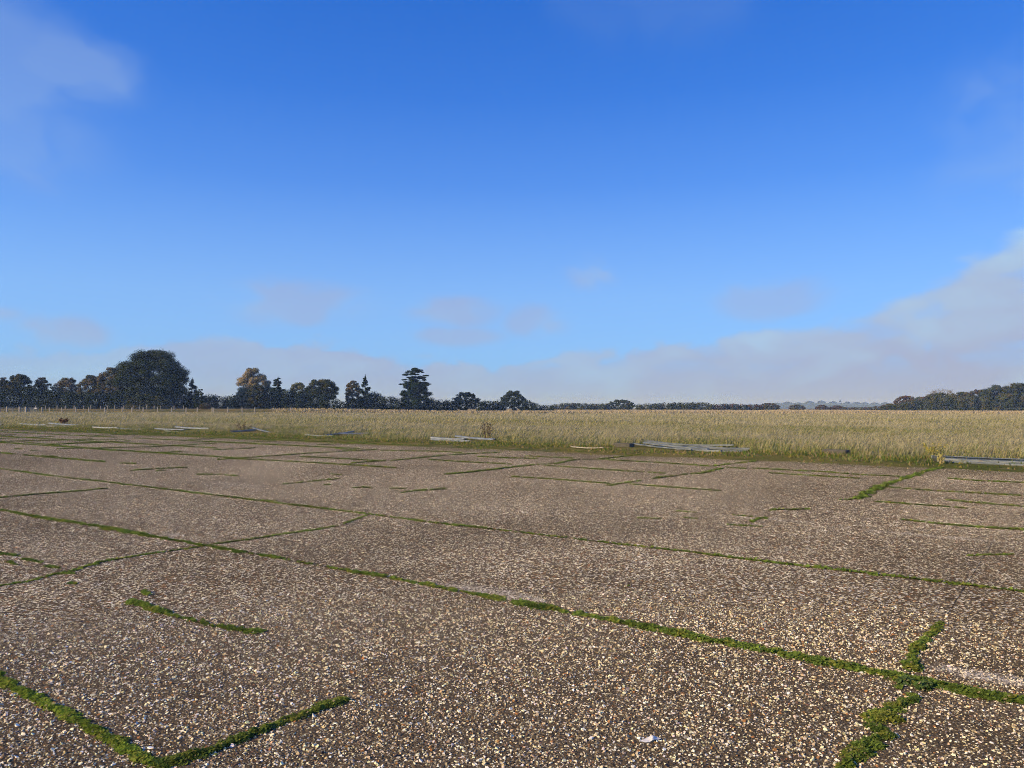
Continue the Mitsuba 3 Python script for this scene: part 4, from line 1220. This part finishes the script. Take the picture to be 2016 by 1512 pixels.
add('scrap', (vv, qq), 'white_plastic', smooth=True)
tag('scrap', 'curled white scrap lying on the pebbly slab in the foreground', 'scrap')

# ------------------------------------------------------------------ single plants at the field's edge
def stalk_plant(name, label, x, y, h, spread, n, stem, leafpal, seed, size=.05, leaves=260):
    rng = RS(seed)
    key = numbered(name)
    z = base_z(x, y)
    h *= .8
    for k_ in range(n):
        a, q_ = rng.uniform(0, 2 * np.pi), rng.uniform(.1, 1)
        e = np.array([x + math.cos(a) * spread * q_, y + math.sin(a) * spread * q_, z + h * rng.uniform(.6, 1)])
        b0 = np.array([x + math.cos(a) * .05, y + math.sin(a) * .05, z])
        mid = (b0 + e) / 2 + np.array([0, 0, .06 * h])
        wood, lf = Soup(), Soup()
        v, f = tube([b0, mid, e], [.010, .008, .004], 4)
        wood.add(v, f, stem)
        cen = np.array([b0 + (e - b0) * t_ for t_ in (.5, .75, .95)])
        leaf_cloud(rng, lf, cen, np.full(3, .11 * h + .03), max(6, leaves // n), size, leafpal, squash=1.6, shell=.1)
        end = '' if k_ == 0 else f'_{k_:03d}'
        wood.put(key + '__stem' + end, 'painted')
        lf.put(key + '__leaf_cluster' + end, 'painted')
        labels[key + '__leaf_cluster' + end] = {'kind': 'stuff'}
    tag(key, label, 'plant')


stalk_plant('dock_plant', 'rust red dock plant in the grass behind the far left rails', -40.2, 69.6, .8, .6, 12, np.array([.16, .07, .04]), [[.16, .07, .045], [.20, .10, .06], [.12, .07, .045]], 301, size=.09, leaves=420)
stalk_plant('dock_plant', 'tall dark seeding dock stalk behind the rail pile below the cedar', -1.25, 38.6, 1.15, .32, 7, np.array([.10, .07, .05]), [[.12, .085, .065], [.09, .07, .05]], 303, size=.05, leaves=320)
stalk_plant('dock_plant', 'brown dock stalks in the grass below the low gap in the hedge', -17.9, 51.8, .85, .7, 9, np.array([.13, .08, .05]), [[.19, .14, .09], [.15, .14, .07]], 304, size=.06, leaves=260)
stalk_plant('dock_plant', 'pale straw tuft at the left end of the rails at the right edge', 12.25, 22.15, .42, .22, 14, np.array([.40, .34, .17]), [[.36, .33, .13], [.30, .30, .10]], 307, size=.04, leaves=160)
stalk_plant('dock_plant', 'yellow flowering weed in the grass behind the rails at the right edge', 13.9, 25.6, .6, .5, 10, np.array([.18, .2, .06]), [[.42, .36, .10], [.20, .22, .07]], 308, size=.045, leaves=300)

# ------------------------------------------------------------------ air
scene['air'] = {'type': 'homogeneous', 'albedo': {'type': 'rgb', 'value': [.95, .95, .95]}, 'sigma_t': {'type': 'rgb', 'value': [.00012, .00019, .00032]}}
scene['haze'] = {'type': 'cube', 'to_world': T().translate([0, 0, 24]).scale([4300, 4300, 26]), 'bsdf': {'type': 'null'}, 'interior': {'type': 'ref', 'id': 'air'}}
tag('haze', 'thin autumn haze over the fields', 'haze', kind='stuff')
scene['camera']['medium'] = {'type': 'ref', 'id': 'air'}
